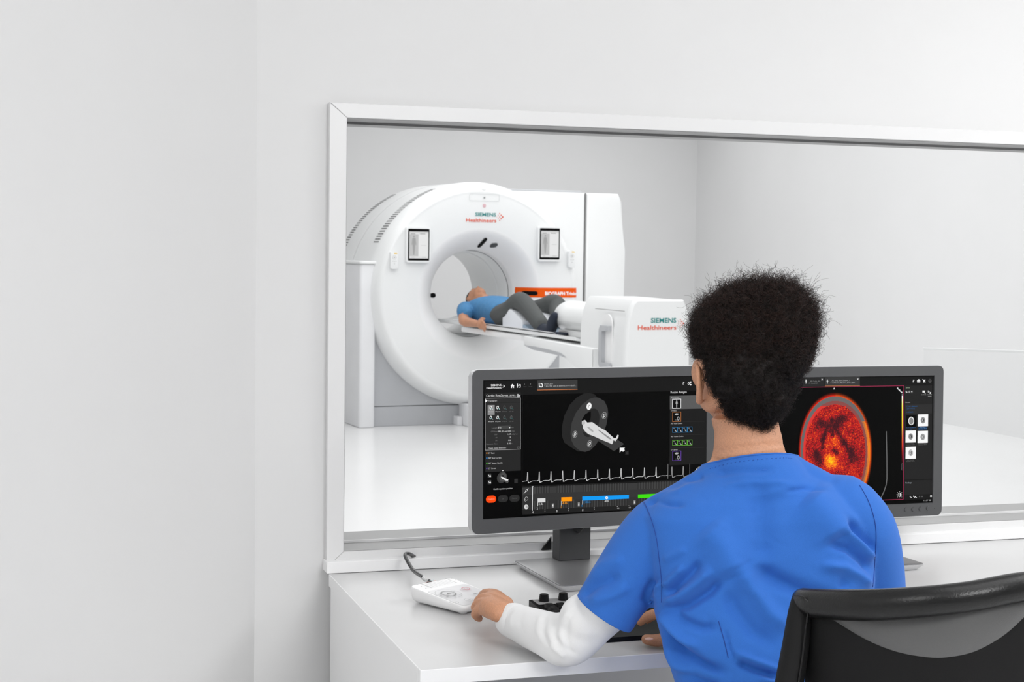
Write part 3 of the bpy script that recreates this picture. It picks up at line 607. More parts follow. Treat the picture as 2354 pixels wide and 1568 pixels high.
# brain scan picture: fine coloured grid
def brain():
    cx, cy, rx, ry = 1920, 1046, 82, 141; st = 1.15
    xs = np.arange(cx-rx-5, cx+rx+5, st); ys = np.arange(cy-ry-4, 1172, st)
    verts = []; faces = []; cols = []; idx = {}
    for j, y in enumerate(ys):
        for i, x in enumerate(xs): u, v = FBm.y(x, y, .0028); verts.append((u, .0029-c.n*LAY*.2-.00002, v))
    nx = len(xs)
    def nz(x, y, s): return noise.noise(V((x*s, y*s, 3.3)))
    for j in range(len(ys)-1):
        for i in range(nx-1):
            x, y = xs[i]+st/2, ys[j]+st/2; X = (x-cx)/rx; Y = (y-cy)/ry
            e = math.sqrt(X*X+Y*Y)*(1+.02*math.sin(3*math.atan2(Y, X)))
            if e > 1.045: continue
            fine = .9*nz(x, y, .42)+.35*random.uniform(-1, 1); bro = nz(x, y, .06)
            vx = abs(x-1911); vent = 0
            for (ax, ay, bx, by, wd) in ((1888, 975, 1912, 985, 12), (1935, 962, 1914, 985, 11), (1912, 965, 1914, 1000, 5), (1890, 1015, 1900, 985, 5), (1940, 1020, 1920, 985, 6), (1878, 1045, 1886, 1062, 11), (1955, 1035, 1962, 1052, 11), (1895, 1000, 1890, 1030, 4), (1936, 1005, 1950, 1035, 5), (1918, 1035, 1923, 1042, 6)):
                L2 = (bx-ax)**2+(by-ay)**2; t = max(0, min(1, ((x-ax)*(bx-ax)+(y-ay)*(by-ay))/L2)); d = math.hypot(x-ax-t*(bx-ax), y-ay-t*(by-ay)); vent = max(vent, math.exp(-(d/wd)**2))
            hot = math.exp(-(((x-1908)/19)**2+((y-1060)/15)**2)); tri = math.exp(-(((x-1920)/20)**2+((y-1015)/22)**2))
            if e > .975: t = (1.045-e)/.07; colr = (.95*t, .32*t*(.5+.5*(X > 0)), .06*t)
            elif e > .90:
                s = (1 if X > .35 and Y > -.75 else 0)*max(0, 1-abs(Y+.1)/.85); colr = (.42+.55*s, .40+.10*s, .40-.25*s)
                if X > .35 and e > .94: colr = (.93, .42+.12*s, .12)
                if Y < -.55: colr = (.42, .41, .41)
            elif e > .84: colr = (.86, .22, .20) if X < .3 and Y > -.8 else (.55, .30, .29)
            else:
                v = .54+.42*fine+.16*bro+.20*tri+.62*hot-.50*vent
                v = max(.05, min(1.3, v)); colr = (min(1, .24+v*.84), max(.10, (v-.60)*1.05+.10), .10+.06*(1-min(1, v)))
                if v < .4: colr = (.2+v*.7, .08+v*.12, .12)
            b = j*nx+i; faces.append((b, b+1, b+nx+1, b+nx)); cols.append([s2l(max(0, min(1, q))) for q in colr])
    me = bpy.data.meshes.new('brain_scan'); me.from_pydata(verts, [], faces)
    at = me.color_attributes.new('Col', 'FLOAT_COLOR', 'CORNER'); a = []
    for q in cols: a += [q[0], q[1], q[2], 1.0]*4
    at.data.foreach_set('color', a); bmx = bmesh.new(); bmx.from_mesh(me); bmesh.ops.delete(bmx, geom=[v for v in bmx.verts if not v.link_faces], context='VERTS'); bmx.to_mesh(me); bmx.free()
    link_mesh('brain_scan', me, 'screen light', scB, smooth=False)
brain()
# buttons on the right monitor
for x, y in ((2082.5, 1171.5), (2099.5, 1170.7), (2116, 1169.7), (2133, 1168.7)):
    u, v = FBm.y(x, y, 0); bm = B(); bmesh.ops.create_cone(bm, cap_ends=True, segments=24, radius1=.0052, radius2=.0046, depth=.0022, matrix=Matrix.Translation((u, -.0008, v)) @ Matrix.Rotation(PI/2, 4, 'X')); obj('button', bm, 'monitor grey', monB)
    u, v = FA.y(1647-(2167-x)*1.04, 1199-(1184-y)-.5, 0); bm = B(); bmesh.ops.create_cone(bm, cap_ends=True, segments=24, radius1=.0052, radius2=.0046, depth=.0022, matrix=Matrix.Translation((u, -.0008, v)) @ Matrix.Rotation(PI/2, 4, 'X')); obj('button', bm, 'monitor grey', monA)
u, v = FBm.y(2148, 1169, 0); bm = B(); ell(bm, V((u, 0, v)), (.0008, .0005, .0008)); obj('indicator', bm, 'black gloss', monB)
# stands
def stand(mon, F, xc, yb, yaw, xn):
    """base plate and neck; xc,yb = centre of the plate on the desk"""
    Mx = Matrix.Translation((xc, yb, .7405)) @ Matrix.Rotation(math.radians(yaw), 4, 'Z')
    a = .115; b = .142
    trap = lambda s, dz: [(-a-s, b-.0+s-.008, dz), (a+s, b+s-.008, dz), (a+.012+s, -b-s, dz), (-a-.012-s, -b-s, dz)]
    def rounded(s, dz, r=.012):
        pts = rrect(-a-s, a+s, -b-s, b+s, r, 5); return [V((p[0]*(1-.04*(p[1]/b)), p[1], dz)) for p in pts]
    bm = B(); rings(bm, [rounded(-.012, 0), rounded(-.006, .006), rounded(-.001, .012), rounded(0, .0135)])
    bmesh.ops.transform(bm, matrix=Mx, verts=bm.verts); obj('base_rim', bm, 'monitor silver', mon, True, True)
    bm = B(); rings(bm, [rounded(-.0015, .0135), rounded(-.0018, .0150), rounded(-.0035, .0155)])
    bmesh.ops.transform(bm, matrix=Mx, verts=bm.verts); obj('base_plate', bm, 'base plate', mon, True, True)
    bm = B(); Mn = Matrix.Translation((xn, yb+.115, .7405)) @ Matrix.Rotation(math.radians(yaw), 4, 'Z')
    box(bm, -.0385, .0385, -.018, .022, .0155, .19, .0015, 1); bmesh.ops.transform(bm, matrix=Mn, verts=bm.verts); obj('neck', bm, 'monitor neck', mon, True, True)
    return Mn
Pb1 = at_z(1188, 1285, .7555); Pb2 = at_z(1265, 1347, .7555)
Mn = stand(monA, FA, Pb2.x+.127, (Pb1.y+Pb2.y)/2-.002, 4.5, 1.199)
stand(monB, FBm, (FBm.m @ V(((bx0+bx1)/2, 0, 0))).x, 3.165, .6, (FBm.m @ V(((bx0+bx1)/2, 0, 0))).x)
bm = B()
for k in range(3):
    pts = [Mn @ V((-.018+.006*k, -.0165, .125)), Mn @ V((-.012+.004*k, -.026, .1-.004*k)), Mn @ V((.004, -.028, .088-.003*k)), Mn @ V((.02, -.026, .102)), Mn @ V((.034-.003*k, -.0165, .125))]
    tube(bm, pts, .0042, 8, sub=4)
obj('cable_loop', bm, 'black rubber', monA, True, True)
bm = B(); pa = Mn @ V((-.042, .03, .06)); pb = at_y(1268, 1266.5, YF+.01)
prism(bm, [(0, 0), (-.024, -.0), (0, .03)], 'y', 0, .006); bmesh.ops.transform(bm, matrix=Matrix.Translation((1.172, YF+.02, .7665)), verts=bm.verts); obj('cable_clip', bm, 'black rubber', monA, False, True)

# ================================================================== INTERCOM on the desk
A_ = at_z(940, 1350, .772); D_ = at_z(1041, 1403, .756); B_ = at_z(1040, 1331, .772)
ax = (B_-A_); ax.z = 0; wid = .152; ax.normalize(); ay = V((-ax.y, ax.x, 0)) * -1
dl = (D_-A_); dl.z = 0; length = .152
Mi = Matrix(((ax.x, -ay.x, 0, A_.x), (ax.y, -ay.y, 0, A_.y), (0, 0, 1, .7405), (0, 0, 0, 1)))
FI = Frame(Mi)   # local: x along the rear edge, y away (rear edge at 0, front at -length)
print('INTERCOM', FI.z(1041, 1403, .016), FI.z(1040, 1331, .032), FI.z(1106, 1361, .03), FI.z(940, 1350, .032))
inter = root('intercom', Mi @ Matrix.Translation((0, 0, 0)), 'white wedge-shaped patient intercom with round control ring under the left hand', 'intercom')
cx1, cy1 = FI.z(1041, 1402, .016); IW = .118; IL = max(.14, -cy1+.004)
top = lambda y: .034+(.018-.034)*(-y/IL)
def shell(s, z0f, z1f, name, m):
    bm = B(); pts = rrect(0+s, IW-s, -IL+s, 0-s, .010, 6)
    rings(bm, [[V((p[0]+(.0)*0, p[1], z0f(p[1]))) for p in pts], [V((p[0], p[1], z1f(p[1]))) for p in pts]]); return obj(name, bm, m, inter, angle=40)
bm = B(); pts = rrect(0, IW, -IL, 0, .011, 6); sc = lambda p, k: (IW/2+(p[0]-IW/2)*k, -IL/2+(p[1]+IL/2)*k)
lv = [(.90, lambda y: .004), (.955, lambda y: .007), (.99, lambda y: .004+top(y)*.35), (1.0, lambda y: top(y)-.004), (.995, lambda y: top(y)-.0015), (.98, lambda y: top(y))]
rings(bm, [[V((*sc(p, k), zf(p[1]))) for p in pts] for k, zf in lv]); obj('body', bm, 'device white', inter, angle=50)
bm = B(); pts = rrect(.006, IW-.006, -IL+.006, -.046, .009, 5); rings(bm, [[V((p[0], p[1], top(p[1])-.0005)) for p in pts], [V((p[0]*.998, p[1], top(p[1])+.0008)) for p in pts]]); obj('key_membrane', bm, 'device membrane', inter)
for x, y in ((.02, -.02), (IW-.02, -.02), (.02, -IL+.02), (IW-.02, -IL+.02)):
    bm = B(); bmesh.ops.create_cone(bm, cap_ends=True, segments=16, radius1=.007, radius2=.009, depth=.008, matrix=Matrix.Translation((x, y, .004))); obj('foot', bm, 'device white', inter)
ci = Canvas(lambda px, py: FI.z(px, py, .026), lambda u, v, l: (u, v, top(v)+.0012+l*.00003))
def convI(px, py):
    zz = .026
    for _ in range(4): u, v = FI.z(px, py, zz); zz = top(v)+.001
    return u, v
ci.conv = convI; c = ci
rr = lambda x, y, r0, r1, col, n=32: c.raw([(x+r1*math.cos(2*PI*k/n), y+r1*math.sin(2*PI*k/n)) for k in range(n)]+[(x+r0*math.cos(2*PI*k/n), y+r0*math.sin(2*PI*k/n)) for k in range(n)], [(i, (i+1) % n, n+(i+1) % n, n+i) for i in range(n)], col)
for k in range(9):
    x = .031+k*.007
    for j in range(9): c.raw([(x-.0022, -.006-j*.0036), (x+.0022, -.0066-j*.0036), (x+.0022, -.0074-j*.0036), (x-.0022, -.0068-j*.0036)], [(0, 1, 2, 3)], 'B4B4B4')
for x in (.024, IW-.024): c.raw([(x-.0006, -.006), (x+.0006, -.006), (x+.0006, -.042), (x-.0006, -.042)], [(0, 1, 2, 3)], '6E6E6E')
for x, y in ((.012, -.012), (.012, -.024), (.012, -.038), (IW-.012, -.012), (IW-.012, -.024), (IW-.012, -.038)): rr(x, y, .0004, .0013, '6A6A6A', 10)
c.raw([(.040, -.0028), (.064, -.0028), (.064, -.0048), (.040, -.0048)], [(0, 1, 2, 3)], '8FB8B8'); c.raw([(.037, -.0062), (.068, -.0062), (.068, -.0072), (.037, -.0072)], [(0, 1, 2, 3)], 'E0A098')
cxr, cyr = convI(1031, 1368); rr(cxr, cyr, .0135, .0165, '7E7E7E'); rr(cxr, cyr, .0265, .0275, 'B8B8B8'); c.raw([(cxr-.006, cyr-.003), (cxr+.006, cyr-.003), (cxr, cyr+.005)], [(0, 1, 2)], '7A7A7A')
for dx, dy in ((-.021, .006), (.021, .006), (-.017, -.015), (.018, -.015)): c.raw([(cxr+dx-.003, cyr+dy-.0008), (cxr+dx+.003, cyr+dy-.0008), (cxr+dx+.003, cyr+dy+.0008), (cxr+dx-.003, cyr+dy+.0008)], [(0, 1, 2, 3)], '555555')
x, y = convI(1071, 1356.5); rr(x, y, .0072, .0092, 'C4707A'); rr(x, y, .0030, .0038, 'C4909A')
x, y = convI(1094, 1368); c.raw([(x-.008, y-.001), (x+.006, y-.001), (x+.006, y+.001), (x-.008, y+.001)], [(0, 1, 2, 3)], '606060'); x, y = convI(1102, 1375.5); c.raw([(x-.004, y-.003), (x+.006, y-.003), (x+.006, y+.002), (x-.004, y+.002)], [(0, 1, 2, 3)], 'E8B84A')
for q in ((1078, 1383), (1044, 1389)):
    x, y = convI(*q); rr(x, y, .0085, .0092, 'A8A8A8'); c.raw([(x-.004, y-.0008), (x+.004, y-.0008), (x+.004, y+.0008), (x-.004, y+.0008)], [(0, 1, 2, 3)], '8A8A8A')
ci.build('key_print', 'print ink', inter)
# cable
bm = B(); cpts = [at_y(958, 1284, YW-.012), at_y(944, 1274, YF-.02), at_d(932, 1273.5, YF*1.0-.0), at_z(934, 1283, .80)]
p1 = at_z(972, 1327, .775); p2 = at_z(985, 1337, .768)
pA = at_y(955, 1281.5, YW-.012); pB = at_y(940, 1273, YF-.012); pC = at_y(931, 1276, YF-.03); pD = at_y(940, 1296, YF-.07); pE = at_y(953, 1314, YF-.12)
tube(bm, [pA, pB, pC, pD, pE, p1], .0040, 10, sub=5); obj('cable', bm, 'black rubber', inter, True, True)
bm = B(); n = 6
tube(bm, [p1, p2], .0038, 10)
for k in range(n): q = p1.lerp(p2, (k+.3)/n); tube(bm, [q, q+(p2-p1).normalized()*.0012], .0052, 10, roundcap=False)
obj('cable_sleeve', bm, 'strain white', inter, True, True)
bm = B(); tube(bm, [p2, at_z(990, 1340, .762)], .005, 10); obj('cable_plug', bm, 'black rubber', inter, True, True)

# ================================================================== KEYBOARD with knobs
kb = root('keyboard', V((1.25, 2.73, .7405)), 'black control keyboard with a grey rear strip and two black knobs', 'keyboard')
KX0, KX1, KY0, KY1 = .962, 1.50, 2.600, 2.866
bm = B(); prism(bm, [(KY0, .7405), (KY1, .7405), (KY1, .764), (KY1-.05, .762), (KY0+.09, .757), (KY0+.004, .748)], 'x', KX0, KX1, .002, 2); obj('body', bm, 'key black', kb, True, True)
bm = B(); box(bm, KX0+.006, KX1-.006, KY1-.045, KY1-.006, .763, .7655, .0008, 1); obj('control_strip', bm, 'reveal metal', kb, True, True)
for kx in (.024, .064):
    bm = B(); bmesh.ops.create_cone(bm, cap_ends=True, segments=10, radius1=.0105, radius2=.0085, depth=.014, matrix=Matrix.Translation((KX0+kx, KY1-.0235, .7722))); obj('knob', bm, 'key black', kb, True, True)
km = None
for r in range(5):
    for k in range(22):
        x = KX0+.012+k*.0236; y = KY0+.098+r*.0238; z = .758+r*.0010
        if x > KX1-.024: continue
        if km is None:
            bm = B(); rings(bm, [[V((p[0], p[1], 0)) for p in rrect(0, .0205, 0, .0205, .002, 2)], [V((p[0], p[1], .006)) for p in rrect(.0022, .0183, .0022, .0188, .003, 2)], [V((p[0], p[1], .0066)) for p in rrect(.0034, .017, .0034, .0176, .003, 2)]])
            o = obj('key', bm, 'key black', kb); km = o.data
        else: o = bpy.data.objects.new('key', km); COL.objects.link(o); o.parent = kb
        o.location = V((x, y, z))-V(kb.location)
#PART2
# ================================================================== PET-CT SCANNER (scan room)
GY = 4.7
G = Frame(Matrix.Translation((3.66, 12.27, 0)) @ Matrix.Rotation(math.radians(GY), 4, 'Z'))
ZC = 1.09
scn = root('body_scanner', G.m, 'large white ring-shaped body scanner with grey base and orange name strip behind the window', 'scanner')
def gobj(n, bm, m, par=scn, **k): return obj(n, bm, m, par, **k)
def fprof(r):   # depth of the front face at radius r (0 = foremost)
    if r < .365: return .21
    if r < .545: t = (.545-r)/.18; return .0067+.20*t**1.7
    if r < .84: return .012*abs((r-.69)/.15)**2*.6
    return .0045+.14*((r-.84)/.09)**2.2
bm = B(); pr = [(r, fprof(r)) for r in np.linspace(.366, .93, 60)]; pr = [(float(a), float(b)) for a, b in pr]
lathe(bm, [(.366, .30)]+pr[:20], 128, ZC); gobj('bore_cone', bm, 'scanner cone', fixn=True, angle=60)
bm = B(); lathe(bm, pr[19:]+[(.931, .20), (.931, .672), (.90, .672)], 128, ZC); gobj('front_cover', bm, 'scanner white', angle=60)
bm = B(); lathe(bm, [(.905, .66), (.916, .672), (.916, .700), (.905, .71)], 128, ZC); gobj('cover_gap', bm, 'gap grey')
bm = B(); lathe(bm, [(.90, .700), (.934, .700), (.934, 1.10), (.925, 1.16), (.89, 1.20), (.42, 1.20), (.385, 1.19), (.366, 1.15)], 128, ZC); gobj('rear_cover', bm, 'scanner white', angle=60)
bm = B(); lathe(bm, [(.367, .205), (.372, .225), (.372, .275), (.362, .285)], 128, ZC); gobj('bore_ring', bm, 'gap grey')
bm = B(); lathe(bm, [(.364, .285), (.356, .30), (.356, .50), (.349, .505), (.349, 1.0), (.368, 1.16)], 128, ZC); gobj('bore_tunnel', bm, 'scanner white')
vm = None
for y0, y1, a0, a1, nn in ((.165, .30, 112, 153, 27), (1.02, 1.125, 116, 155, 26)):
    for k in range(nn):
        a = math.radians(a1+(a0-a1)*k/(nn-1)); rr_ = .9315 if y0 < .5 else .9345
        if vm is None:
            bm = B(); box(bm, -.0045, .0045, 0, .125, -.0015, .0012); o = gobj('vent_slot', bm, 'gap grey', smooth=False); vm = o.data
        else: o = bpy.data.objects.new('vent_slot', vm); COL.objects.link(o); o.parent = scn
        o.location = (rr_*math.cos(a), y0, ZC+rr_*math.sin(a)); o.rotation_euler = (0, PI/2-a, 0); o.scale = (1, (y1-y0)/.125*(1 if k < nn*.6 else 1-.25*(k/nn-.6)), 1)
# grey base
bl = G.y(826, 613, .10); bz = 1.33
bm = B(); prism(bm, rrect(-1.005, -.868, .10, 1.02, .03, 4), 'z', 0, bz, .012, 2); gobj('base_column', bm, 'scanner pale grey')
bm = B(); prism(bm, rrect(-1.012, -.85, .085, 1.0, .03, 3), 'z', bz+.001, bz+.025, .006, 1); gobj('column_cap', bm, 'scanner white')
bm = B(); box(bm, -.864, .80, .17, .28, .168, .66); box(bm, -.864, -.42, .17, .28, .6601, 1.28); box(bm, -.864, .80, .2801, .95, .168, .4); gobj('base_panel', bm, 'scanner grey', smooth=False)
bm = B(); box(bm, -.864, .80, .168, .95, 0, .162, .004, 1); gobj('base_plinth', bm, 'scanner grey')
x0, z0 = G.y(1068, 928, .02); x1 = G.y(1200, 928, .02)[0]
bm = B(); box(bm, x0, x1, -.06, .165, 0, .185, .01, 2); box(bm, x0-.045, x0-.002, .06, .165, 0, .075, .004, 1); gobj('rail_foot', bm, 'scanner pale grey')
# square housing behind on the right
bx, bzt = G.y(1431, 446, .45); bxl = .25; sx_ = G.y(1345.5, 560, .45)[0]
def sidebox(x0, x1, name, taper0, taper1):
    bm = B(); prof = lambda xs: None
    zt = bzt; pts = [(x0, 0), (x1+taper1, 0), (x1+taper1, zt-.5), (x1, zt-.07), (x1-.035*(taper1 > 0), zt), (x0, zt)]
    if not taper1: pts = [(.62, 0), (x1, 0), (x1, zt), (x0, zt), (x0, 1.66), (.62, 1.66)]
    prism(bm, pts, 'y', .45, 1.1, .03, 3); gobj(name, bm, 'scanner white', angle=50)
sidebox(bxl, sx_-.003, 'side_housing', 0, 0); sidebox(sx_+.003, bx, 'service_cover', 0, .035)
bm = B(); box(bm, sx_-.003, sx_+.003, .451, 1.05, .01, bzt-.002); gobj('housing_gap', bm, 'reveal metal', smooth=False)
gz = G.y(1220, 434, .9)[1]
bm = B(); box(bm, .45, bx-.02, 1.21, 1.36, .2, gz+.01, .03, 2); gobj('rear_unit', bm, 'scanner grey')
# display panels
def gplane(px, py, y=-.001): return G.y(px, py, y)
for cx_, cy_, hw, hh in ((962, 562.5, 27.5, 41.5), (1263, 560.5, 25.5, 40.5)):
    a0 = G.y(cx_-hw, cy_-hh, -.03); a1 = G.y(cx_+hw, cy_+hh, -.03)
    bm = B(); prism(bm, rrect(a0[0], a1[0], a1[1], a0[1], .014), 'y', -.035, .006, .008, 2); fr = gobj('display_panel', bm, 'scanner white')
    m_ = .013; bm = B(); prism(bm, rrect(a0[0]+m_, a1[0]-m_, a1[1]+m_*1.2, a0[1]-m_*1.2, .006), 'y', -.0365, -.03); sc_ = gobj('tablet', bm, 'black gloss', fr, smooth=False)
    x0, x1, zz0, zz1 = a0[0]+m_, a1[0]-m_, a1[1]+m_*1.2, a0[1]-m_*1.2; W_ = x1-x0; H_ = zz1-zz0
    cc = Canvas(lambda p, q: (x0+W_*p, zz1-H_*q), lambda u, v, l: (u, -.0368-l*.0002, v))
    cc.rect(.06, .085, .95, .93, 'E4E4E4'); cc.rect(.06, .085, .95, .13, 'D6D6D6'); cc.rect(.07, .17, .48, .86, 'C4C4C4'); cc.rect(.5, .17, .94, .86, 'EAEAEA'); cc.rect(.12, .145, .33, .165, '9A9A9A'); cc.rect(.55, .145, .8, .165, '9A9A9A')
    cc.ellipse(.27, .245, .035, .03, 'A0A0A0'); cc.poly([(.20, .29), (.34, .29), (.38, .5), (.35, .52), (.33, .42), (.33, .58), (.29, .82), (.25, .82), (.21, .58), (.21, .42), (.19, .52), (.16, .5)], 'A6A6A6'); cc.line([(.6, .52), (.85, .52)], .008, 'BBBBBB'); cc.line([(.15, .89), (.3, .89)], .01, 'A8A8A8'); cc.line([(.65, .89), (.85, .89)], .01, 'A8A8A8')
    cc.build('screen_picture', 'screen light', fr)
for cx_, cy_, hw, hh in ((906, 598.5, 8.5, 20), (1314, 595, 7.5, 20)):
    a0 = G.y(cx_-hw, cy_-hh, -.02); a1 = G.y(cx_+hw, cy_+hh, -.02)
    bm = B(); prism(bm, rrect(a0[0], a1[0], a1[1], a0[1], .012), 'y', -.03, .02, .008, 2); fr = gobj('hand_control', bm, 'scanner white')
    cc = Canvas(lambda p, q: (a0[0]+(a1[0]-a0[0])*p, a0[1]-(a0[1]-a1[1])*q), lambda u, v, l: (u, -.0302-l*.0002, v))
    cc.rect(.45, .07, .85, .13, 'F2C53A'); cc.ellipse(.5, .34, .26, .11, 'B8B8B8', inner=.85); cc.ellipse(.5, .34, .08, .035, 'A8A8A8')
    for px, py in ((.3, .55), (.5, .57), (.7, .55), (.5, .7)): cc.ellipse(px, py, .06, .02, 'BDBDBD')
    cc.build('key_print', 'print ink', fr)
# prints on the front face
def logo(cc, xs, ys, wS, xh, yh, wH, hS, hH, dx, dy, ds):
    cc.text('SIEMENS', xs, ys, hS, '2A8C8A', wS, .022); cc.text('Healthineers', xh, yh, hH, 'E55A3C', wH, .012)
    for i, j, r in ((2, 0, 1.25), (1, -1, 1.0), (1, 1, 1.0), (0, -2, .8), (0, 0, .8), (0, 2, .8), (-1, -1, .55), (-1, 1, .55), (-2, 0, .4)): cc.ellipse(dx+i*ds, dy+j*ds*1.12, r*ds*.42, r*ds*.46, 'E55A3C', n=10)
cc = Canvas(lambda px, py: G.y(px, py, -.002), lambda u, v, l: (u, -.0022-l*.0002, v))
logo(cc, 1092.5, 496.6, 48, 1071.5, 509.6, 70, 8.2, 8.2, 1148.5, 498.8, 3.5)
cc.frame(1079, 445.5, 1147.5, 463.5, .7, 'C4C7C7', 3); cc.ellipse(1113.5, 454.5, 1.9, 2.2, '8A8D8D'); cc.ellipse(1113.2, 473, 3.6, 4, 'D88A96', inner=.78); cc.ellipse(1113.2, 473, 1.8, 2, 'D88A96', inner=.6)
cc.build('front_print', 'print ink', scn)
bm = B(); u, v = G.y(1113.5, 435.5, .0); ell(bm, V((u, .014, v)), (.022, .008, .018)); gobj('lens_cap', bm, 'scanner white')
# orange strip following the front shape
sxa = G.y(1193.5, 663, .05)[0]; sxb = G.y(1338.5, 662, .0)[0]; sz1 = G.y(1270, 661.8, 0)[1]; sz0 = G.y(1300, 684, 0)[1]
bm = B(); nx = 44; R_ = []
for i in range(nx+1):
    x = sxa+.012+(sxb-sxa-.012)*i/nx; R_.append([V((x, fprof(math.hypot(x, z-ZC))-.0035, z)) for z in np.linspace(sz0, sz1, 6)])
vv = rings(bm, R_, cap=False, closed=False); gobj('name_strip', bm, 'orange film')
cc = Canvas(lambda px, py: G.y(px, py, -.004), lambda u, v, l: (u, fprof(math.hypot(u, v-ZC))-.006, v))
cc.text('BIOGRAPH Trinion', 1253, 678.3, 7.6, 'FFFFFF', 77, .035); cc.build('name_print', 'print ink', scn)
def pill(px, py, w_, h_, rot, m, name='sensor_window'):
    x, z = G.y(px, py, .10); r = math.hypot(x, z-ZC); 
    for _ in range(4): x, z = G.y(px, py, fprof(math.hypot(x, z-ZC)))
    bm = B(); c_, s_ = math.cos(math.radians(rot)), math.sin(math.radians(rot)); rd = min(w_, h_)*.499; L_ = max(w_, h_)/2; tall = h_ > w_; cols = []
    for i in range(25):
        p = -L_*math.cos(PI*i/24); e = max(0, abs(p)-(L_-rd)); hh = math.sqrt(max(1e-8, rd*rd-e*e)); col = []
        for q in (-1, -.6, -.2, .2, .6, 1):
            a_, b_ = (q*hh, p) if tall else (p, q*hh); X, Z = x+a_*c_-b_*s_, z+a_*s_+b_*c_; col.append(V((X, fprof(math.hypot(X, Z-ZC))-.0065, Z)))
        cols.append(col)
    rings(bm, cols, cap=False, closed=False); gobj(name, bm, m)
pill(1108.5, 558.5, .034, .085, -22, 'black gloss'); pill(1134.5, 564.3, .056, .036, 5, 'dark smoke'); pill(994.5, 679, .052, .040, 0, 'black gloss'); pill(1217.3, 674, .105, .034, 0, 'black gloss')
# ================================================================== PATIENT TABLE
tbl = root('patient_table', G.m @ Matrix.Translation((0, -2.2, 0)), 'white motorised patient table with a tall end housing in front of the scanner', 'table')
def tobj(n, bm, m, **k):
    if 'smooth' not in k: k['smooth'] = True
    bmesh.ops.recalc_face_normals(bm, faces=bm.faces); me = bpy.data.meshes.new(n); bm.to_mesh(me); bm.free(); me.transform(Matrix.Translation((0, 2.2, 0)))
    return link_mesh(n, me, m, tbl, k['smooth'], False, k.get('angle', 35))
bm = B(); sec = [(-.215, .872), (-.20, .866), (-.12, .852), (0, .847), (.12, .852), (.20, .866), (.215, .872), (.212, .848), (.12, .832), (0, .827), (-.12, .832), (-.212, .848)]
R_ = []
for y, k in ((.95, .6), (.93, .85), (.85, 1), (-2.2, 1), (-2.35, 1)): R_.append([V((x*k, y, z)) for x, z in sec])
rings(bm, R_); tobj('table_top', bm, 'scanner white')
bm = B(); box(bm, -.205, .205, -1.36, -.1, .790, .832, .01, 2); tobj('table_beam', bm, 'scanner cone')
yA = G.x(1203, 770, -.25)[0]
prof = [G.x(*q, -.25) for q in ((1203, 773), (1362, 801.5))]; low = [G.x(*q, -.25) for q in ((1203, 793), (1225, 803), (1290, 818), (1308, 826), (1328, 845), (1345, 870))]
pts = prof+[(-2.70, prof[-1][1]-.003), (-2.70, .02), (low[-1][0]-.15, .02), (low[-1][0]-.05, .35)]+low[::-1]
bm = B(); prism(bm, pts, 'x', -.25, .25, .012, 2); tobj('lift_body', bm, 'scanner white')
bm = B(); gl = [G.x(*q, -.252) for q in ((1204, 793.5), (1230, 797), (1262, 804), (1288, 811), (1302, 822), (1288, 818), (1225, 804))]
prism(bm, gl, 'x', -.2535, -.2505); tobj('underside_recess', bm, 'scanner grey', smooth=False)
bm = B(); box(bm, -.3, .3, -3.05, -.7, 0, .05, .01, 2); box(bm, -.2, .2, -2.6, -2.0, .04, .45, .03, 2); tobj('table_foot', bm, 'scanner pale grey')
# end housing
yh0, yh1 = -3.12, -2.66; hx0 = G.y(1441, 760, yh0)[0]; hx1 = G.y(1588, 760, yh0)[0]; zt = G.y(1500, 689, yh0)[1]; print('HOUS', hx0, hx1, zt)
bm = B(); 
def hsec(k, dz=0): 
    return [(hx0+.005+k, 0), (hx0+k, .75), (hx0+.004+k, zt-.19), (hx0+.018+k, zt-.10), (hx0+.038+k, zt-.035), (hx0+.065+k, zt-dz), (hx1-.05-k, zt-dz), (hx1-.022-k, zt-.06), (hx1-.006-k, zt-.16), (hx1-k, .75), (hx1-k, 0)]
rings(bm, [[V((x, y, z)) for x, z in hsec(k, dz)] for y, k, dz in ((yh0, .012, .010), (yh0+.012, .003, .002), (yh0+.03, 0, 0), (yh0+.05, 0, 0))]); tobj('housing_front', bm, 'scanner white', angle=28)
bm = B(); rings(bm, [[V((x, y, z)) for x, z in hsec(k, dz)] for y, k, dz in ((yh0+.052, .004, .004), (yh0+.06, .006, .004), (yh1, .006, 0), (yh1+.25, .006, -.0))]); tobj('housing_rear', bm, 'scanner white', angle=28)
q0 = G.x(1367, 709, hx0); q1 = G.x(1434, 718, hx0)
bm = B(); box(bm, hx0+.0035, hx0+.0065, q1[0], q0[0], q0[1]-.003, q0[1]+.001); tobj('panel_gap', bm, 'reveal metal', smooth=False)
h0 = G.x(1396, 722, hx0); h1 = G.x(1396, 843, hx0); hw = .035
bm = B(); prism(bm, rrect(h0[0]-.075, h0[0]+.075, h1[1]-.02, h0[1], .07), 'x', hx0-.001, hx0+.008); tobj('handle_recess', bm, 'scanner cone')
bm = B(); y_ = h0[0]+.040; za = h1[1]-.01; zb = G.x(1396, 748, hx0)[1]; prism(bm, [(y_+.028, za+.03), (y_+.028, zb-.03), (y_+.008, zb), (y_-.11, zb), (y_-.11, zb-.035), (y_-.018, zb-.035), (y_-.018, za+.035), (y_-.11, za+.035), (y_-.11, za), (y_+.008, za)], 'x', hx0-.03, hx0+.004, .004, 2); tobj('handle', bm, 'scanner grey')
cc = Canvas(lambda px, py: (lambda t: (t[0], t[1]))(G.y(px, py, yh0)), lambda u, v, l: (u, yh0+2.2-.0015-l*.0002, v))
logo(cc, 1496, 742, 58.5, 1466, 758.3, 89.5, 11, 10.4, 1563.7, 743.3, 3.55); cc.build('housing_print', 'print ink', tbl)
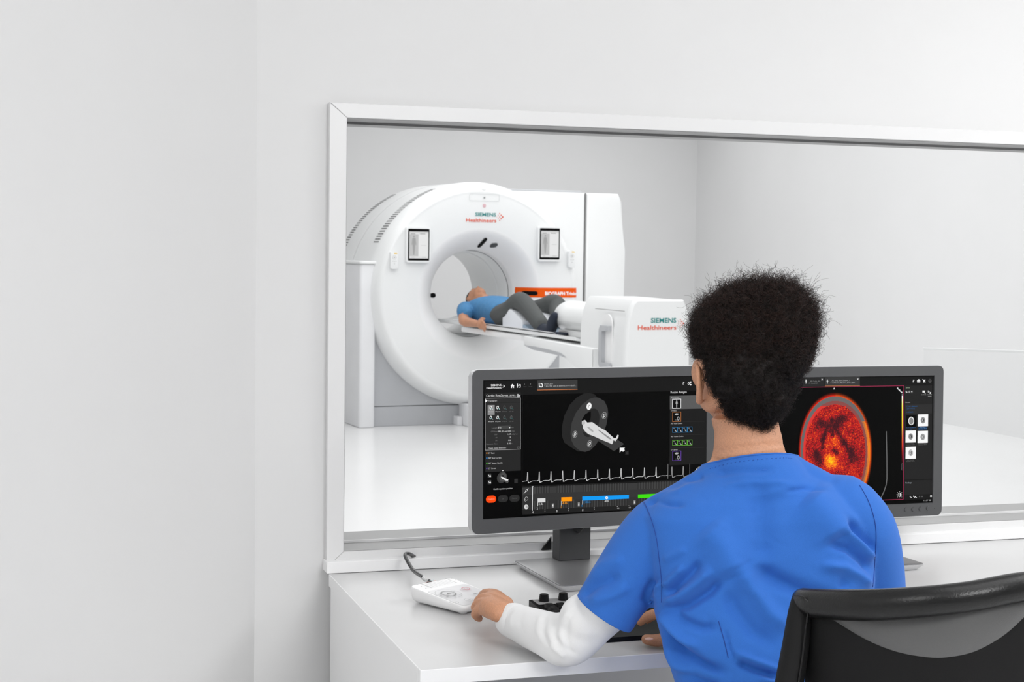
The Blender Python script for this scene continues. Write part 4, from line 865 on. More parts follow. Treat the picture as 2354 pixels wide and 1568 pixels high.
# foot support roll
ya = G.x(1283, 735, -.12)[0]+.06; yb = -2.66
def roll(r_, y): return [V((r_*math.cos(a)*1.25, y, .992+r_*math.sin(a))) for a in np.linspace(0, 2*PI, 33)[:-1]]
bm = B(); rings(bm, [roll(.06, ya+.02), roll(.095, ya+.012), roll(.11, ya-.02), roll(.112, ya-.2), roll(.112, yb)]); tobj('foot_support', bm, 'scanner white', angle=60)
bm = B(); prism(bm, [(-.14, .86), (.14, .86), (.15, .96), (-.15, .96)], 'y', ya-.03, yb+.02, .01, 2); tobj('support_bracket', bm, 'clear acrylic')
bm = B(); prism(bm, [(-.12, .86), (.12, .86), (.13, .90), (-.13, .90)], 'y', ya-.08, yb-.0, .005, 1); tobj('support_block', bm, 'scanner cone')
bm = B(); box(bm, -.20, .20, ya-.25, ya-.10, .868, .884, .004, 1); tobj('strap', bm, 'patient sock')
# sheet and foam wedge on the table
bm = B(); R_ = []
for y, dz in ((.05, .0), (0, .004), (-.3, 0), (-.5, .003), (-1.0, 0), (-1.5, .003), (-1.98, 0)): R_.append([V((x, y, z)) for x, z in ((-.225, .886+dz), (-.20, .878), (-.1, .862), (.1, .862), (.20, .878), (.225, .886+dz), (.22, .880), (.1, .857), (-.1, .857), (-.22, .880))])
rings(bm, R_); sh = obj('table_sheet', bm, 'sheet', None); 
sh.matrix_world = G.m; tag(sh, 'thin white sheet spread on the patient table under the lying person', 'sheet')
wg = [G.x(*q, -.16) for q in ((1157.5, 726), (1157.5, 752), (1203, 760.5), (1204, 738), (1176, 710.5), (1171, 711))]
bm = B(); prism(bm, wg, 'x', -.17, .14, .006, 2)
bm2 = None; wd = root('leg_wedge', G.m @ Matrix.Translation((0, wg[0][0], .87)), 'white foam wedge with a grey-blue foot block propping up the knees of the lying person', 'cushion'); obj('foam_block', bm, 'wedge foam', wd).matrix_parent_inverse = Matrix.Translation((0, wg[0][0], .87)).inverted()
w2 = [G.x(*q, -.12) for q in ((1204, 738), (1203, 761), (1232, 765), (1240, 764))]
bm = B(); prism(bm, w2, 'x', -.165, .12, .004, 1); obj('foot_block', bm, 'wedge side', wd).matrix_parent_inverse = Matrix.Translation((0, wg[0][0], .87)).inverted()
# ================================================================== PATIENT lying on the table
def gp(px, py, x): y, z = G.x(px, py, x); return V((x, y, z))
pat = root('person', G.m @ Matrix.Translation((0, -.6, .87)), 'person in blue shirt and grey trousers lying on the patient table, head in the ring', 'person')
PI_ = Matrix.Translation((0, -.6, .87)).inverted()
def pobj(n, me, m): o = link_mesh(n, me, m, pat, True, False, 180); o.matrix_parent_inverse = PI_; return o
bm = B()
hd = gp(1096, 684, .0); hd = V((0, hd.y, hd.z-.012))
ell(bm, hd, (.075, .105, .092)); ell(bm, hd+V((0, -.055, .035)), (.058, .06, .062)); ell(bm, hd+V((0, -.03, .088)), (.012, .022, .022), v=8); ell(bm, hd+V((0, -.062, .075)), (.022, .014, .016)); ell(bm, hd+V((0, -.092, .06)), (.03, .025, .03))
for s in (-1, 1):
    ell(bm, hd+V((s*.077, 0, .0)), (.012, .03, .02)); ell(bm, hd+V((s*.03, .002, .074)), (.022, .012, .014))
tube(bm, [hd+V((0, -.05, 0)), hd+V((0, -.19, -.01))], .057, 14)
ell(bm, V((0, hd.y-.33, .965)), (.16, .2, .075)); ell(bm, V((0, hd.y-.62, .96)), (.13, .2, .07))
sh_ = {}
for s in (-1, 1):
    if s < 0: P = [V((-.18, hd.y-.21, .965)), gp(1070, 716, -.25), gp(1066, 737, -.285), gp(1084, 742, -.27), gp(1100, 745, -.262)]
    else: P = [V((.18, hd.y-.21, .965)), V((.25, hd.y-.36, .935)), V((.27, hd.y-.5, .91)), V((.25, hd.y-.65, .90)), V((.22, hd.y-.75, .905))]
    sh_[s] = P; tube(bm, P, [.052, .048, .043, .034, .026], 12, sub=3)
    h = P[-1]; d = (P[-1]-P[-2]).normalized(); sd = V((-s*1.0, 0, 0)); 
    ell(bm, h+d*.035, (.022, .045, .038)); 
    for i, (o_, L_) in enumerate(((-.028, .075), (-.010, .085), (.009, .08), (.027, .065))):
        b0 = h+d*.06+V((0, 0, -o_)); tube(bm, [b0, b0+d*L_*.5+V((-s*.0, 0, -.006)), b0+d*L_+V((s*.004, 0, -.022))], [.0105, .0095, .008], 8)
    tube(bm, [h+d*.01+V((0, 0, .025)), h+d*.04+V((-s*.012, 0, .048)), h+d*.075+V((-s*.016, 0, .046))], [.013, .011, .009], 8)
pobj('body', fuse(bm, .0065, 3), 'skin patient')
bm = B(); ell(bm, hd+V((0, .035, -.012)), (.08, .085, .09)); ell(bm, hd+V((0, .03, -.045)), (.076, .09, .06)); pobj('hair', fuse(bm, .008, 2), 'hair')
bm = B()
for s_e in (-1, 1): ell(bm, hd+V((s_e*.03, .004, .083)), (.011, .005, .005), u=10, v=6)
me_ = bpy.data.meshes.new('eyes'); bm.to_mesh(me_); bm.free(); pobj('eyelids', me_, 'hair brown')
bm = B()   # shirt
tor = [(hd.y-.145, .075, .965, .05), (hd.y-.175, .15, .965, .075), (hd.y-.24, .205, .967, .098), (hd.y-.36, .20, .975, .112), (hd.y-.5, .185, .975, .112), (hd.y-.66, .18, .968, .105), (hd.y-.76, .175, .958, .095)]
rings(bm, [[V((w_*math.copysign(abs(math.cos(a))**.8, math.cos(a)), y, z+h_*math.copysign(abs(math.sin(a))**.8, math.sin(a)))) for a in np.linspace(0, 2*PI, 29)[:-1]] for y, w_, z, h_ in tor])
for s in (-1, 1): tube(bm, [V((s*.15, hd.y-.22, .965)), sh_[s][0], sh_[s][0].lerp(sh_[s][1], .55), sh_[s][1].lerp(sh_[s][2], .15)], [.075, .074, .068, .064], 14)
me_ = fuse(bm, .007, 4); a_ = get_co(me_); n_ = get_no(me_)
for k in range(9):
    y0 = hd.y-.25-.055*k+.02*math.sin(k*5); d_ = (a_[:, 1]-y0+.35*(a_[:, 2]-.97)+.25*abs(a_[:, 0])); a_ += n_*(.004*np.exp(-(d_/.012)**2))[:, None]
set_co(me_, a_); pobj('shirt', me_, 'patient shirt')
bm = B()   # trousers
hipy = hd.y-.72
rings(bm, [[V((w_*math.cos(a), y, z+h_*math.sin(a))) for a in np.linspace(0, 2*PI, 25)[:-1]] for y, w_, z, h_ in ((hipy+.03, .17, .955, .088), (hipy-.05, .182, .955, .10), (hipy-.15, .185, .955, .10), (hipy-.22, .15, .955, .085))])
kn = gp(1197, 686, -.10); an = gp(1243, 752, -.13); kf_ = gp(1281, 690, .17); af = gp(1292, 728, .10)
tube(bm, [V((-.095, hipy-.1, .95)), V((-.1, kn.y+.16, 1.0)), V((-.105, kn.y, kn.z-.02)), kn.lerp(an, .45)+V((0, 0, .01)), an+V((0, -.0, .02))], [.092, .088, .072, .066, .060], 16, sub=3)
tube(bm, [V((.095, hipy-.1, .95)), V((.12, kn.y+.05, 1.01)), V((.15, (kn.y+kf_.y)/2, 1.05)), kf_+V((0, 0, -.045)), kf_.lerp(af, .5)+V((0, .03, -.03)), af+V((0, .05, .0))], [.092, .09, .082, .072, .064, .058], 16, sub=3)
me_ = fuse(bm, .007, 4); pobj('trousers', me_, 'patient trousers')
for (an_, s) in ((an, -1), (af+V((0, .05, -.01)), 1)):
    bm = B(); t_ = an_+V((0, -.06, -.02)) ; dirn = V((0, -.25, .95)).normalized()
    tube(bm, [an_+V((0, .02, .01)), an_+V((0, -.06, -.015)), an_+V((0, -.10, -.03))], [.044, .042, .04], 12)
    he = gp(1266, 757, an_.x); to = gp(1281, 727, an_.x); tube(bm, [an_+V((0, -.06, -.015)), he, he.lerp(to, .5)+V((s*.01, .0, 0)), to+V((s*.02, 0, 0))], [.042, .044, .042, .032], 12, sub=2)
    pobj('sock', fuse(bm, .006, 3), 'patient sock')
# made-up clear panel; its white edge stands in for a reflection in the glass
qa = at_d(2122, 799, 6.2); qb = at_d(2560, 792, 6.0); qz = qa.z; dq = (V((qb.x, qb.y, 0))-V((qa.x, qa.y, 0))).normalized(); Lq = 1.3
gs = root('reflection_panel', Matrix(((dq.x, -dq.y, 0, qa.x), (dq.y, dq.x, 0, qa.y), (0, 0, 1, 0), (0, 0, 0, 1))), 'made-up clear panel whose white edge imitates a bright reflection in the window glass', 'screen')
bm = B(); box(bm, .004, Lq, -.003, .003, .05, qz-.008); obj('added_clear_panel', bm, 'clear acrylic', gs, False)
bm = B(); box(bm, 0, Lq, -.009, .009, qz-.009, qz, .001, 1); obj('reflection_edge', bm, 'scanner white', gs)  # white strip drawn as the reflected line
bm = B(); box(bm, .0, Lq, -.15, .15, 0, .03, .005, 1); box(bm, 0, Lq, -.012, .012, .03, .06); obj('added_foot_plate', bm, 'scanner white', gs)
#PART3
# ================================================================== SEATED PERSON
CAMI = cam.matrix_world.inverted()
def pd(px, py, d): return at_d(px, py, d)
seat = pd(1745, 1900, 2.62); 
who = root('person', V((1.08, 2.15, 0)), 'seated person with dark curly hair in blue scrubs and white sleeves, back turned', 'person')
def wobj(n, me, m, ang=180): return link_mesh(n, me, m, who, True, True, ang)
HF = heading(-2.0); HR = V((HF.y, -HF.x, 0))          # where the face points
BF = heading(23); BR = V((BF.y, -BF.x, 0))            # where the chest points
up = V((0, 0, 1))
sk = pd(1712, 800, 2.60)                              # skull centre
def H(f, r, u): return sk + HF*f + HR*r + up*u
# arms
lsh = pd(1532, 1215, 2.60); lel = at_z(1304, 1474, .786); lwr = at_z(1177, 1426, .784)
lma = pd(1408, 1370, 2.615)
rsh = pd(1962, 1205, 2.58); rma = pd(2004, 1335, 2.64); rel = pd(2024, 1462, 2.745); rwr = at_z(1610, 1462, .782)
def hq(px, py, z): return at_z(px, py, z)
bm = B()
# head and face
hax = (HR, HF, up)
ell(bm, sk+HF*.006, (.072, .086, .094), hax, 28, 20)
ell(bm, H(.030, 0, -.055), (.061, .072, .075), hax); ell(bm, H(.052, 0, -.098), (.038, .040, .034), hax); ell(bm, H(.040, 0, -.082), (.054, .050, .034), hax)
for s in (-1, 1):
    ell(bm, H(.060, s*.037, -.045), (.029, .029, .034), hax); ell(bm, H(.020, s*.050, -.085), (.018, .034, .026), hax)
ell(bm, H(.082, 0, .005), (.045, .018, .016), hax)
tube(bm, [H(.090, 0, -.012), H(.102, 0, -.033), H(.108, 0, -.046)], [.009, .011, .014], 12)
for s in (-1, 1): ell(bm, H(.098, s*.012, -.050), (.009, .010, .007), hax)
ell(bm, H(.089, 0, -.072), (.022, .012, .006), hax); ell(bm, H(.088, 0, -.081), (.020, .012, .007), hax); ell(bm, H(.082, 0, -.104), (.018, .014, .014), hax)
# ears
for s in (-1, 1):
    ctr = H(.006, s*.073, -.062)
    def E(f, o, u): return ctr + HF*f + HR*(s*o) + up*u
    P = [E(.010, .0, .008), E(.011, .006, .024), E(.002, .012, .033), E(-.010, .016, .028), E(-.015, .017, .012), E(-.012, .014, -.006), E(-.004, .009, -.019), E(.003, .005, -.027)]
    tube(bm, P, [.0035, .0042, .0045, .0048, .0048, .0048, .0062, .0068], 8, sub=3)
    ell(bm, E(-.001, .006, .006), (.005, .013, .024), hax, 12, 8); tube(bm, [E(.004, .008, .02), E(-.005, .011, .012), E(-.004, .009, -.008)], .0035, 8, sub=3)
# neck and trapezius
nk = pd(1716, 985, 2.605)
tube(bm, [H(-.012, 0, -.03), pd(1706, 930, 2.605), nk, pd(1722, 1040, 2.60), pd(1732, 1095, 2.60), pd(1740, 1160, 2.60)], [.056, .0535, .0545, .060, .066, .085], 26, sub=3)
for a_, b_ in ((lsh, -1), (rsh, 1)):
    tube(bm, [nk.lerp(pd(1722, 1040, 2.6), .3)+BR*(b_*.018), pd(1724+b_*60, 1098, 2.60), a_-up*.012-BR*(b_*.07)], [.033, .028, .030], 14, sub=3)
ell(bm, pd(1742, 1210, 2.60), (.15, .085, .13), (BR, BF, up), 24, 16)
ell(bm, pd(1745, 1450, 2.57), (.13, .085, .20), (BR, BF, up), 24, 16)
# arms
tube(bm, [lsh, lma, lel, lel.lerp(lwr, .5), lwr], [.046, .038, .034, .031, .0235], 16, sub=3)
tube(bm, [rsh, rma, rel, rel.lerp(rwr, .5), rwr], [.044, .038, .036, .031, .0235], 16, sub=3)
# left hand resting on the intercom
def finger(pts, rad, n=10): tube(bm, pts, rad, n, sub=2)
tube(bm, [lwr, hq(1152, 1405, .800), hq(1132, 1392, .803)], [.0235, .027, .0265], 16, flat=.72, sub=3)
tube(bm, [hq(1160, 1390, .800), hq(1138, 1375, .805), hq(1126, 1371, .803)], [.019, .0165, .0125], 12, flat=.85, sub=2)
tube(bm, [hq(1150, 1412, .797), hq(1124, 1402, .795), hq(1108, 1399, .790)], [.019, .0180, .0135], 12, flat=.85, sub=2)
finger([hq(1146, 1374, .805), hq(1127, 1365, .804), hq(1114, 1364, .799), hq(1106, 1370, .787)], [.0105, .0098, .0088, .0074])
finger([hq(1136, 1381, .807), hq(1112, 1374, .804), hq(1099, 1383, .794), hq(1100, 1392, .780)], [.0112, .0102, .0092, .0076])
finger([hq(1126, 1390, .804), hq(1103, 1386, .799), hq(1092, 1397, .787), hq(1098, 1407, .774)], [.0112, .0100, .0090, .0074])
finger([hq(1120, 1402, .796), hq(1100, 1402, .790), hq(1092, 1413, .778), hq(1102, 1422, .767)], [.0105, .0095, .0085, .0072])
finger([hq(1168, 1398, .792), hq(1150, 1374, .786), hq(1134, 1364, .783), hq(1119, 1362, .778)], [.0125, .0115, .0098, .0082])
# right hand on the keyboard, palm down, fingers pointing left
tipI = hq(1472, 1430, .774); K1 = hq(1536, 1421, .794); fd = (K1-tipI); fd.z = 0; fd.normalize(); pp = V((-fd.y, fd.x, 0)); pp = pp if pp.y > 0 else -pp
K1 = tipI+fd*.082; K1.z = .793
rwr2 = K1+fd*.088-pp*(-.028)-pp*.002; rwr2.z = .784
for i_, (kl, lt, rad_) in enumerate(((0, .082, .0102), (.004, .088, .0102), (.012, .080, .0096), (.024, .062, .0086))):
    K = K1+pp*(.0205*i_)+fd*kl; K.z = .794-.002*i_
    tube(bm, [rwr2+pp*(.006*(i_-1.5)), rwr2.lerp(K, .55)+up*.003, K], [.016, .0150, .0125], 10, sub=2)
    sp = -pp*.0; e = K-fd*lt; e.z = .7745
    if i_ == 0: e = tipI
    m1 = K.lerp(e, .42); m1.z = K.z+.004; m2 = K.lerp(e, .76); m2.z = .789
    finger([K, m1, m2, e], [rad_*1.12, rad_, rad_*.92, rad_*.78])
tipT = hq(1486, 1470, .7535)
finger([rwr2.lerp(K1, .25)-pp*.018, (rwr2.lerp(K1, .45)).lerp(tipT, .45)-up*.008, K1.lerp(tipT, .68)+up*(-.012)+fd*.006, tipT], [.0165, .0140, .0118, .0098])
tube(bm, [rwr, rwr2], [.0255, .0225], 14, flat=.75, sub=2)
bm_body = fuse(bm, .0026, 5)
body = wobj('body', bm_body, 'skin')
# nails
bm = B()
for p, q, r in ((hq(1497, 1472, .7600), hq(1487, 1470, .7585), .0072),):
    d = (q-p).normalized(); s_, u_ = frame_for(d); ell(bm, p.lerp(q, .5)+u_*.0016, (r, .0026, .0095), (s_, u_, d), 16, 10)
p = hq(1124, 1359.5, .7880); ell(bm, p, (.0055, .0045, .003), (R0, D0, up), 12, 8)
wobj('fingernail', (lambda me: (bm.to_mesh(me), bm.free(), me)[2])(bpy.data.meshes.new('fingernail')), 'nail')
# eyes, brows and lips on the far side of the head
bm = B()
for s in (-1, 1): ell(bm, H(.0835, s*.031, -.012), (.0115, .0085, .0060), hax, 16, 12)
wobj('eye', (lambda me: (bm.to_mesh(me), bm.free(), me)[2])(bpy.data.meshes.new('eye')), 'eye white')
bm = B()
for s in (-1, 1): ell(bm, H(.0905, s*.031, -.012), (.0055, .0026, .0055), hax, 14, 10)
wobj('iris', (lambda me: (bm.to_mesh(me), bm.free(), me)[2])(bpy.data.meshes.new('iris')), 'hair')
bm = B()
for s in (-1, 1): tube(bm, [H(.094, s*.014, .010), H(.0935, s*.030, .016), H(.083, s*.046, .010)], [.003, .0032, .002], 8, sub=3)
wobj('eyebrow', (lambda me: (bm.to_mesh(me), bm.free(), me)[2])(bpy.data.meshes.new('eyebrow')), 'hair')

# ---- white sleeves
def cloth_tube(P, R, n=26, sub=6):
    bm = B(); tube(bm, P, R, n, sub=sub, roundcap=True); return bm
bm = B()
tube(bm, [lsh.lerp(lma, .25), lma, pd(1360, 1425, 2.635), lel+V((0, -.004, -.001)), lel.lerp(lwr, .30)+V((0, 0, -.001)), lel.lerp(lwr, .62)+V((0,0,-.001)), lwr.lerp(lel, .02)], [.052, .0500, .0445, .0415, .0400, .0365, .0305], 26, sub=7)
ell(bm, lel+V((.002, -.006, -.006)), (.036, .036, .034)); ell(bm, pd(1345, 1424, 2.63), (.045, .045, .045)); ell(bm, pd(1295, 1449, 2.70), (.032, .032, .032))
me_ = fuse(bm, .0034, 8); a_ = get_co(me_); n_ = get_no(me_)
X, Y, Dp = nproj(a_)
def seg_d(X, Y, pts):
    best = np.full(len(X), 1e9); tt = np.zeros(len(X)); L = len(pts)-1
    for i, ((ax, ay), (bx, by)) in enumerate(zip(pts[:-1], pts[1:])):
        dx, dy = bx-ax, by-ay; t = np.clip(((X-ax)*dx+(Y-ay)*dy)/(dx*dx+dy*dy), 0, 1); d = np.hypot(X-ax-t*dx, Y-ay-t*dy); m_ = d < best; best[m_] = d[m_]; tt[m_] = (i+t[m_])/L
    return best, tt
def fold(a_, n_, X, Y, pts, amp, wpx, taper=1):
    face = np.clip(-(n_@nF)*2.2, 0, 1)
    d, t = seg_d(X, Y, pts); k = np.exp(-(d/wpx)**2)
    if taper: k = k*np.clip(np.sin(PI*np.clip(t, 0.02, .98))*1.8, 0, 1)
    a_ += n_*(amp*k*face)[:, None]
for k in range(6):
    x = 1236+k*13; fold(a_, n_, X, Y, [(x+24, 1398), (x+4, 1420+k*1.5), (x, 1450+k*3), (x+14, 1484+k*4)], (.0024 if k % 2 == 0 else -.0020), 6.5)
for pts, am, w_ in (([(1262, 1480), (1285, 1500), (1300, 1512)], .0025, 6), ([(1272, 1462), (1300, 1492), (1330, 1506)], -.0022, 6), ([(1178, 1402), (1160, 1420), (1158, 1450)], -.0018, 4), ([(1192, 1398), (1176, 1418), (1172, 1452)], .0016, 5), ([(1205, 1402), (1195, 1425), (1200, 1460)], -.0012, 6)):
    fold(a_, n_, X, Y, pts, am, w_)
a_[:, 2] = np.where(a_[:, 1] > 2.507, np.maximum(a_[:, 2], .7413), a_[:, 2]); set_co(me_, a_)
sleeve_o = wobj('undershirt_sleeve', me_, 'sleeve white')
d_ = (lel-lwr).normalized(); bm = B(); tube(bm, [lwr+d_*.001, lwr+d_*.017], [.0322, .0330], 26, roundcap=True)
wobj('sleeve_cuff', fuse(bm, .003, 2), 'sleeve white')
bm = B(); tube(bm, [rma.lerp(rel, .5), rel, rel.lerp(rwr, .5), rwr.lerp(rel, .05)], [.040, .042, .040, .033], 20, sub=5)
wobj('undershirt_sleeve', fuse(bm, .005, 4), 'sleeve white')

# ---- scrub top
bm = B()
rows = [(1056, 1655, 1808, 2.600, .050, 1.0), (1070, 1636, 1844, 2.600, .060, 1.0), (1090, 1600, 1888, 2.598, .073, .95), (1114, 1556, 1935, 2.595, .086, .9), (1142, 1508, 1972, 2.592, .097, .85), (1180, 1478, 1996, 2.588, .106, .8),
        (1250, 1486, 2007, 2.584, .114, .75), (1330, 1502, 2008, 2.580, .118, .75), (1400, 1503, 2000, 2.575, .122, .75), (1480, 1524, 1985, 2.565, .124, .8), (1568, 1552, 1972, 2.55, .128, .85), (1680, 1560, 1985, 2.54, .135, .9), (1800, 1545, 2005, 2.53, .145, .9), (1880, 1540, 2010, 2.53, .15, .9)]
RR_ = []
for py, xl, xr, d, th, ex in rows:
    L = pd(xl, py, d); Rr = pd(xr, py, d); c_ = (L+Rr)/2; hw = (Rr-L)/2; ring = []
    for k in range(48):
        a = 2*PI*k/48; ca, sa = math.cos(a), math.sin(a)
        ring.append(c_+hw*math.copysign(abs(ca)**ex, ca)+BF*(th*math.copysign(abs(sa)**ex, sa))-up*(max(0, sa)*th*.5*max(0, min(1, (1250-py)/140))))
    RR_.append(ring)
rings(bm, RR_)
hem = pd(1391, 1408, 2.612)
tube(bm, [pd(1722, 1005, 2.602), pd(1726, 1048, 2.602), pd(1734, 1090, 2.60), pd(1742, 1130, 2.598)], [.058, .0665, .085, .10], 30, sub=3)
for b_, e_ in ((-1, pd(1538, 1192, 2.595)), (1, pd(1930, 1172, 2.59))):
    tube(bm, [pd(1728+b_*35, 1056, 2.602), pd(1728+b_*95, 1108-b_*10, 2.595), e_], [.036, .036, .048], 20, sub=4)
tube(bm, [pd(1562, 1210, 2.60), pd(1520, 1234, 2.60), pd(1484, 1270, 2.602), pd(1437, 1335, 2.606), pd(1402, 1388, 2.61), hem], [.066, .0660, .0615, .0575, .0550, .0550], 30, sub=5, roundcap=True)
tube(bm, [pd(1545, 1255, 2.6), pd(1492, 1320, 2.605), pd(1452, 1368, 2.61)], [.052, .045, .036], 24, sub=4)
ell(bm, pd(1510, 1206, 2.60), (.045, .05, .045))
tube(bm, [pd(1935, 1180, 2.59), pd(1972, 1225, 2.60), pd(1994, 1290, 2.625), pd(2004, 1370, 2.665), pd(2012, 1415, 2.70)], [.066, .066, .060, .058, .058], 28, sub=4)
me_ = fuse(bm, .0034, 14); a_ = get_co(me_); n_ = get_no(me_); X, Y, Dp = nproj(a_)
# flatten the open ends of the left sleeve
ax_ = (lel-lma).normalized(); 
nn_ = np.array((pd(1405, 1460, 2.61)-pd(1385, 1380, 2.61)).normalized()); 
hl = [(1318, 1376), (1324, 1400), (1344, 1424), (1372, 1442), (1402, 1453), (1432, 1453), (1458, 1443)]
FOLDS = [  # (polyline in view, amplitude m, width px)
 ([(1520, 1392), (1560, 1375), (1605, 1340), (1640, 1305)], .0050, 13), ([(1524, 1400), (1580, 1392), (1630, 1362), (1660, 1330)], -.0050, 12), ([(1528, 1372), (1556, 1350), (1590, 1318), (1612, 1288)], -.0040, 11),
 ([(1524, 1350), (1545, 1330), (1575, 1300)], .0030, 9), ([(1522, 1290), (1550, 1275), (1580, 1262)], .0016, 9),
 ([(1514, 1402), (1540, 1440), (1570, 1470), (1612, 1492)], .0050, 11), ([(1512, 1418), (1535, 1462), (1570, 1500), (1625, 1530), (1680, 1548)], -.0052, 12), ([(1508, 1430), (1530, 1485), (1560, 1530), (1600, 1560)], .0050, 12), ([(1503, 1420), (1522, 1490), (1548, 1560)], -.0055, 9), ([(1540, 1402), (1575, 1430), (1615, 1445), (1650, 1440)], -.0036, 12),
 ([(1560, 1540), (1610, 1566), (1660, 1580)], -.004, 12), ([(1668, 1355), (1690, 1400), (1730, 1450), (1790, 1490)], -.0034, 20), ([(1700, 1300), (1725, 1350), (1770, 1410), (1820, 1450)], .0050, 24), ([(1730, 1300), (1790, 1335), (1860, 1365), (1940, 1385)], -.0055, 20), ([(1690, 1520), (1740, 1540), (1790, 1560)], -.004, 10), ([(1685, 1500), (1740, 1522), (1800, 1545)], .0034, 9), ([(1740, 1560), (1790, 1572), (1840, 1590)], .004, 10),
 ([(2010, 1270), (1992, 1245), (1965, 1215), (1940, 1192)], -.0042, 10), ([(2008, 1290), (1990, 1265), (1955, 1235), (1925, 1215)], .0036, 11), ([(2006, 1318), (1985, 1290), (1950, 1262), (1900, 1248)], -.0038, 11), ([(2004, 1350), (1975, 1325), (1940, 1305), (1880, 1300)], .0040, 13), ([(1950, 1350), (1938, 1335), (1942, 1355)], -.0018, 10),
 ([(1482, 1160), (1510, 1150), (1540, 1158), (1580, 1160)], -.0024, 8), ([(1484, 1150), (1520, 1138), (1560, 1130), (1600, 1108)], .0022, 7), ([(1560, 1100), (1590, 1102), (1620, 1095)], -.002, 8),
 ([(1510, 1330), (1490, 1360), (1480, 1392)], -.0022, 12), ([(1520, 1335), (1508, 1362), (1500, 1392)], .0040, 7), ([(1330, 1372), (1370, 1345), (1430, 1322)], -.0030, 14), ([(1345, 1330), (1390, 1300), (1440, 1285)], .0022, 16), ([(1352, 1385), (1400, 1372), (1450, 1345)], .0024, 14),
 ([(1668, 1445), (1676, 1485), (1692, 1520)], -.0016, 4), ([(1620, 1210), (1660, 1260), (1690, 1330)], .0060, 42), ([(1850, 1140), (1900, 1190), (1930, 1240)], .0060, 50), ([(1745, 1090), (1748, 1200), (1755, 1300)], -.0035, 30), ([(1640, 1090), (1700, 1082), (1790, 1080)], -.0016, 9), ([(1660, 1120), (1730, 1108), (1830, 1112)], .0014, 8), ([(1800, 1130), (1850, 1125), (1900, 1135)], -.0012, 7)]
for pts, am, w_ in FOLDS: fold(a_, n_, X, Y, pts, am*2.9, w_*.88)
for i in range(26):
    x0 = random.uniform(1530, 1950); y0 = random.uniform(1120, 1540); an_ = random.uniform(-.5, .9); L_ = random.uniform(25, 70)
    fold(a_, n_, X, Y, [(x0, y0), (x0+L_*.5*math.cos(an_), y0+L_*.5*math.sin(an_)+4), (x0+L_*math.cos(an_), y0+L_*math.sin(an_))], random.uniform(-.0011, .0011), random.uniform(5, 11))
set_co(me_, a_); me_.update()
# drop the closing cap of the left sleeve so the arm comes out of an open hem
o_top = wobj('scrub_top', me_, 'scrub blue')
P0 = np.array(pd(1391, 1411, 2.612)); a_ = get_co(me_)
wi = np.array(who.matrix_basis.translation)
aw = a_+wi; axn = np.array((hem-pd(1435, 1335, 2.606)).normalized()); nrm_ = axn+np.array(RI)*-.10+np.array(up)*-.05; nrm_ /= np.linalg.norm(nrm_)
bmx = bmesh.new(); bmx.from_mesh(me_); bmx.verts.ensure_lookup_table()
hd_ = np.linalg.norm(aw-P0, axis=1)
def cut(centre, nrm, rad):
    c_ = V(centre)-V(wi); n3 = V(nrm).normalized(); near = [v for v in bmx.verts if (v.co-c_).length < rad]
    ns = set(near); fs = [f for f in bmx.faces if all(v in ns for v in f.verts)]; es = list({e for f in fs for e in f.edges})
    bmesh.ops.bisect_plane(bmx, geom=near+es+fs, plane_co=c_, plane_no=n3, dist=1e-6)
    kill = [v for v in bmx.verts if (v.co-c_).length < rad*.96 and (v.co-c_).dot(n3) > 1e-5]
    bmesh.ops.delete(bmx, geom=kill, context='VERTS')
full_bvh = BVHTree.FromBMesh(bmx)
def tuck(me, limit, gap):
    """keep what is worn or lies under the scrub top inside it"""
    for v in me.vertices:
        if not limit(v.co): continue
        h, n_, i_, d_ = full_bvh.find_nearest(v.co, .06)
        if h is None: continue
        sd = (v.co-h).dot(n_)
        if sd > -gap: v.co = h-n_*gap
    me.update()
nneck0 = None
cut(P0, nrm_, .13)
NC = pd(1729, 1059, 2.60); NL = pd(1634, 1068, 2.60); NR_ = pd(1826, 1050, 2.60)
sidev = (NR_-NL).normalized(); slope = (BF-up*.30).normalized(); nneck = sidev.cross(slope).normalized()
if nneck.z < 0: nneck = -nneck
cut(pd(1729, 1058.5, 2.60), nneck, .092)
pl_n = V(nneck); pl_c = pd(1729, 1058.5, 2.60)-V(wi); hm_c = V(P0)-V(wi); hm_n = V(nrm_)
inside = lambda q: (q-pl_c).dot(pl_n) < -.002 and not ((q-hm_c).length < .30 and (q-hm_c).dot(hm_n) > -.003) and (q.z+wi[2] > .93 or (q-hm_c).length < .15)
tuck(body.data, inside, .006); tuck(sleeve_o.data, inside, .0045)
bmx.to_mesh(me_); loops_ = [e for e in bmx.edges if len(e.link_faces) == 1]; cN = pd(1729, 1058.5, 2.60)-V(wi)
rim = {}
for e in loops_:
    for v in e.verts:
        if abs((v.co-cN).dot(nneck)) < .002 and (v.co-cN).length < .092: rim[v.index] = v.co+V(wi)
rimp = sorted(rim.values(), key=lambda q: math.atan2((q-pd(1729, 1058.5, 2.60)).dot(slope), (q-pd(1729, 1058.5, 2.60)).dot(sidev)))
bmx.free()
me_.shade_smooth()
sol = o_top.modifiers.new('thickness', 'SOLIDIFY'); sol.thickness = .0018; sol.offset = -1
bvh_w = BVHTree.FromPolygons([V(v.co)+V(wi) for v in me_.vertices], [tuple(p.vertices) for p in me_.polygons])
def on_cloth(px, py, lift=.0004):
    r_ = ray(px, py).normalized(); h = bvh_w.ray_cast(CAM, r_)
    return (h[0]+h[1]*lift) if h[0] is not None else None
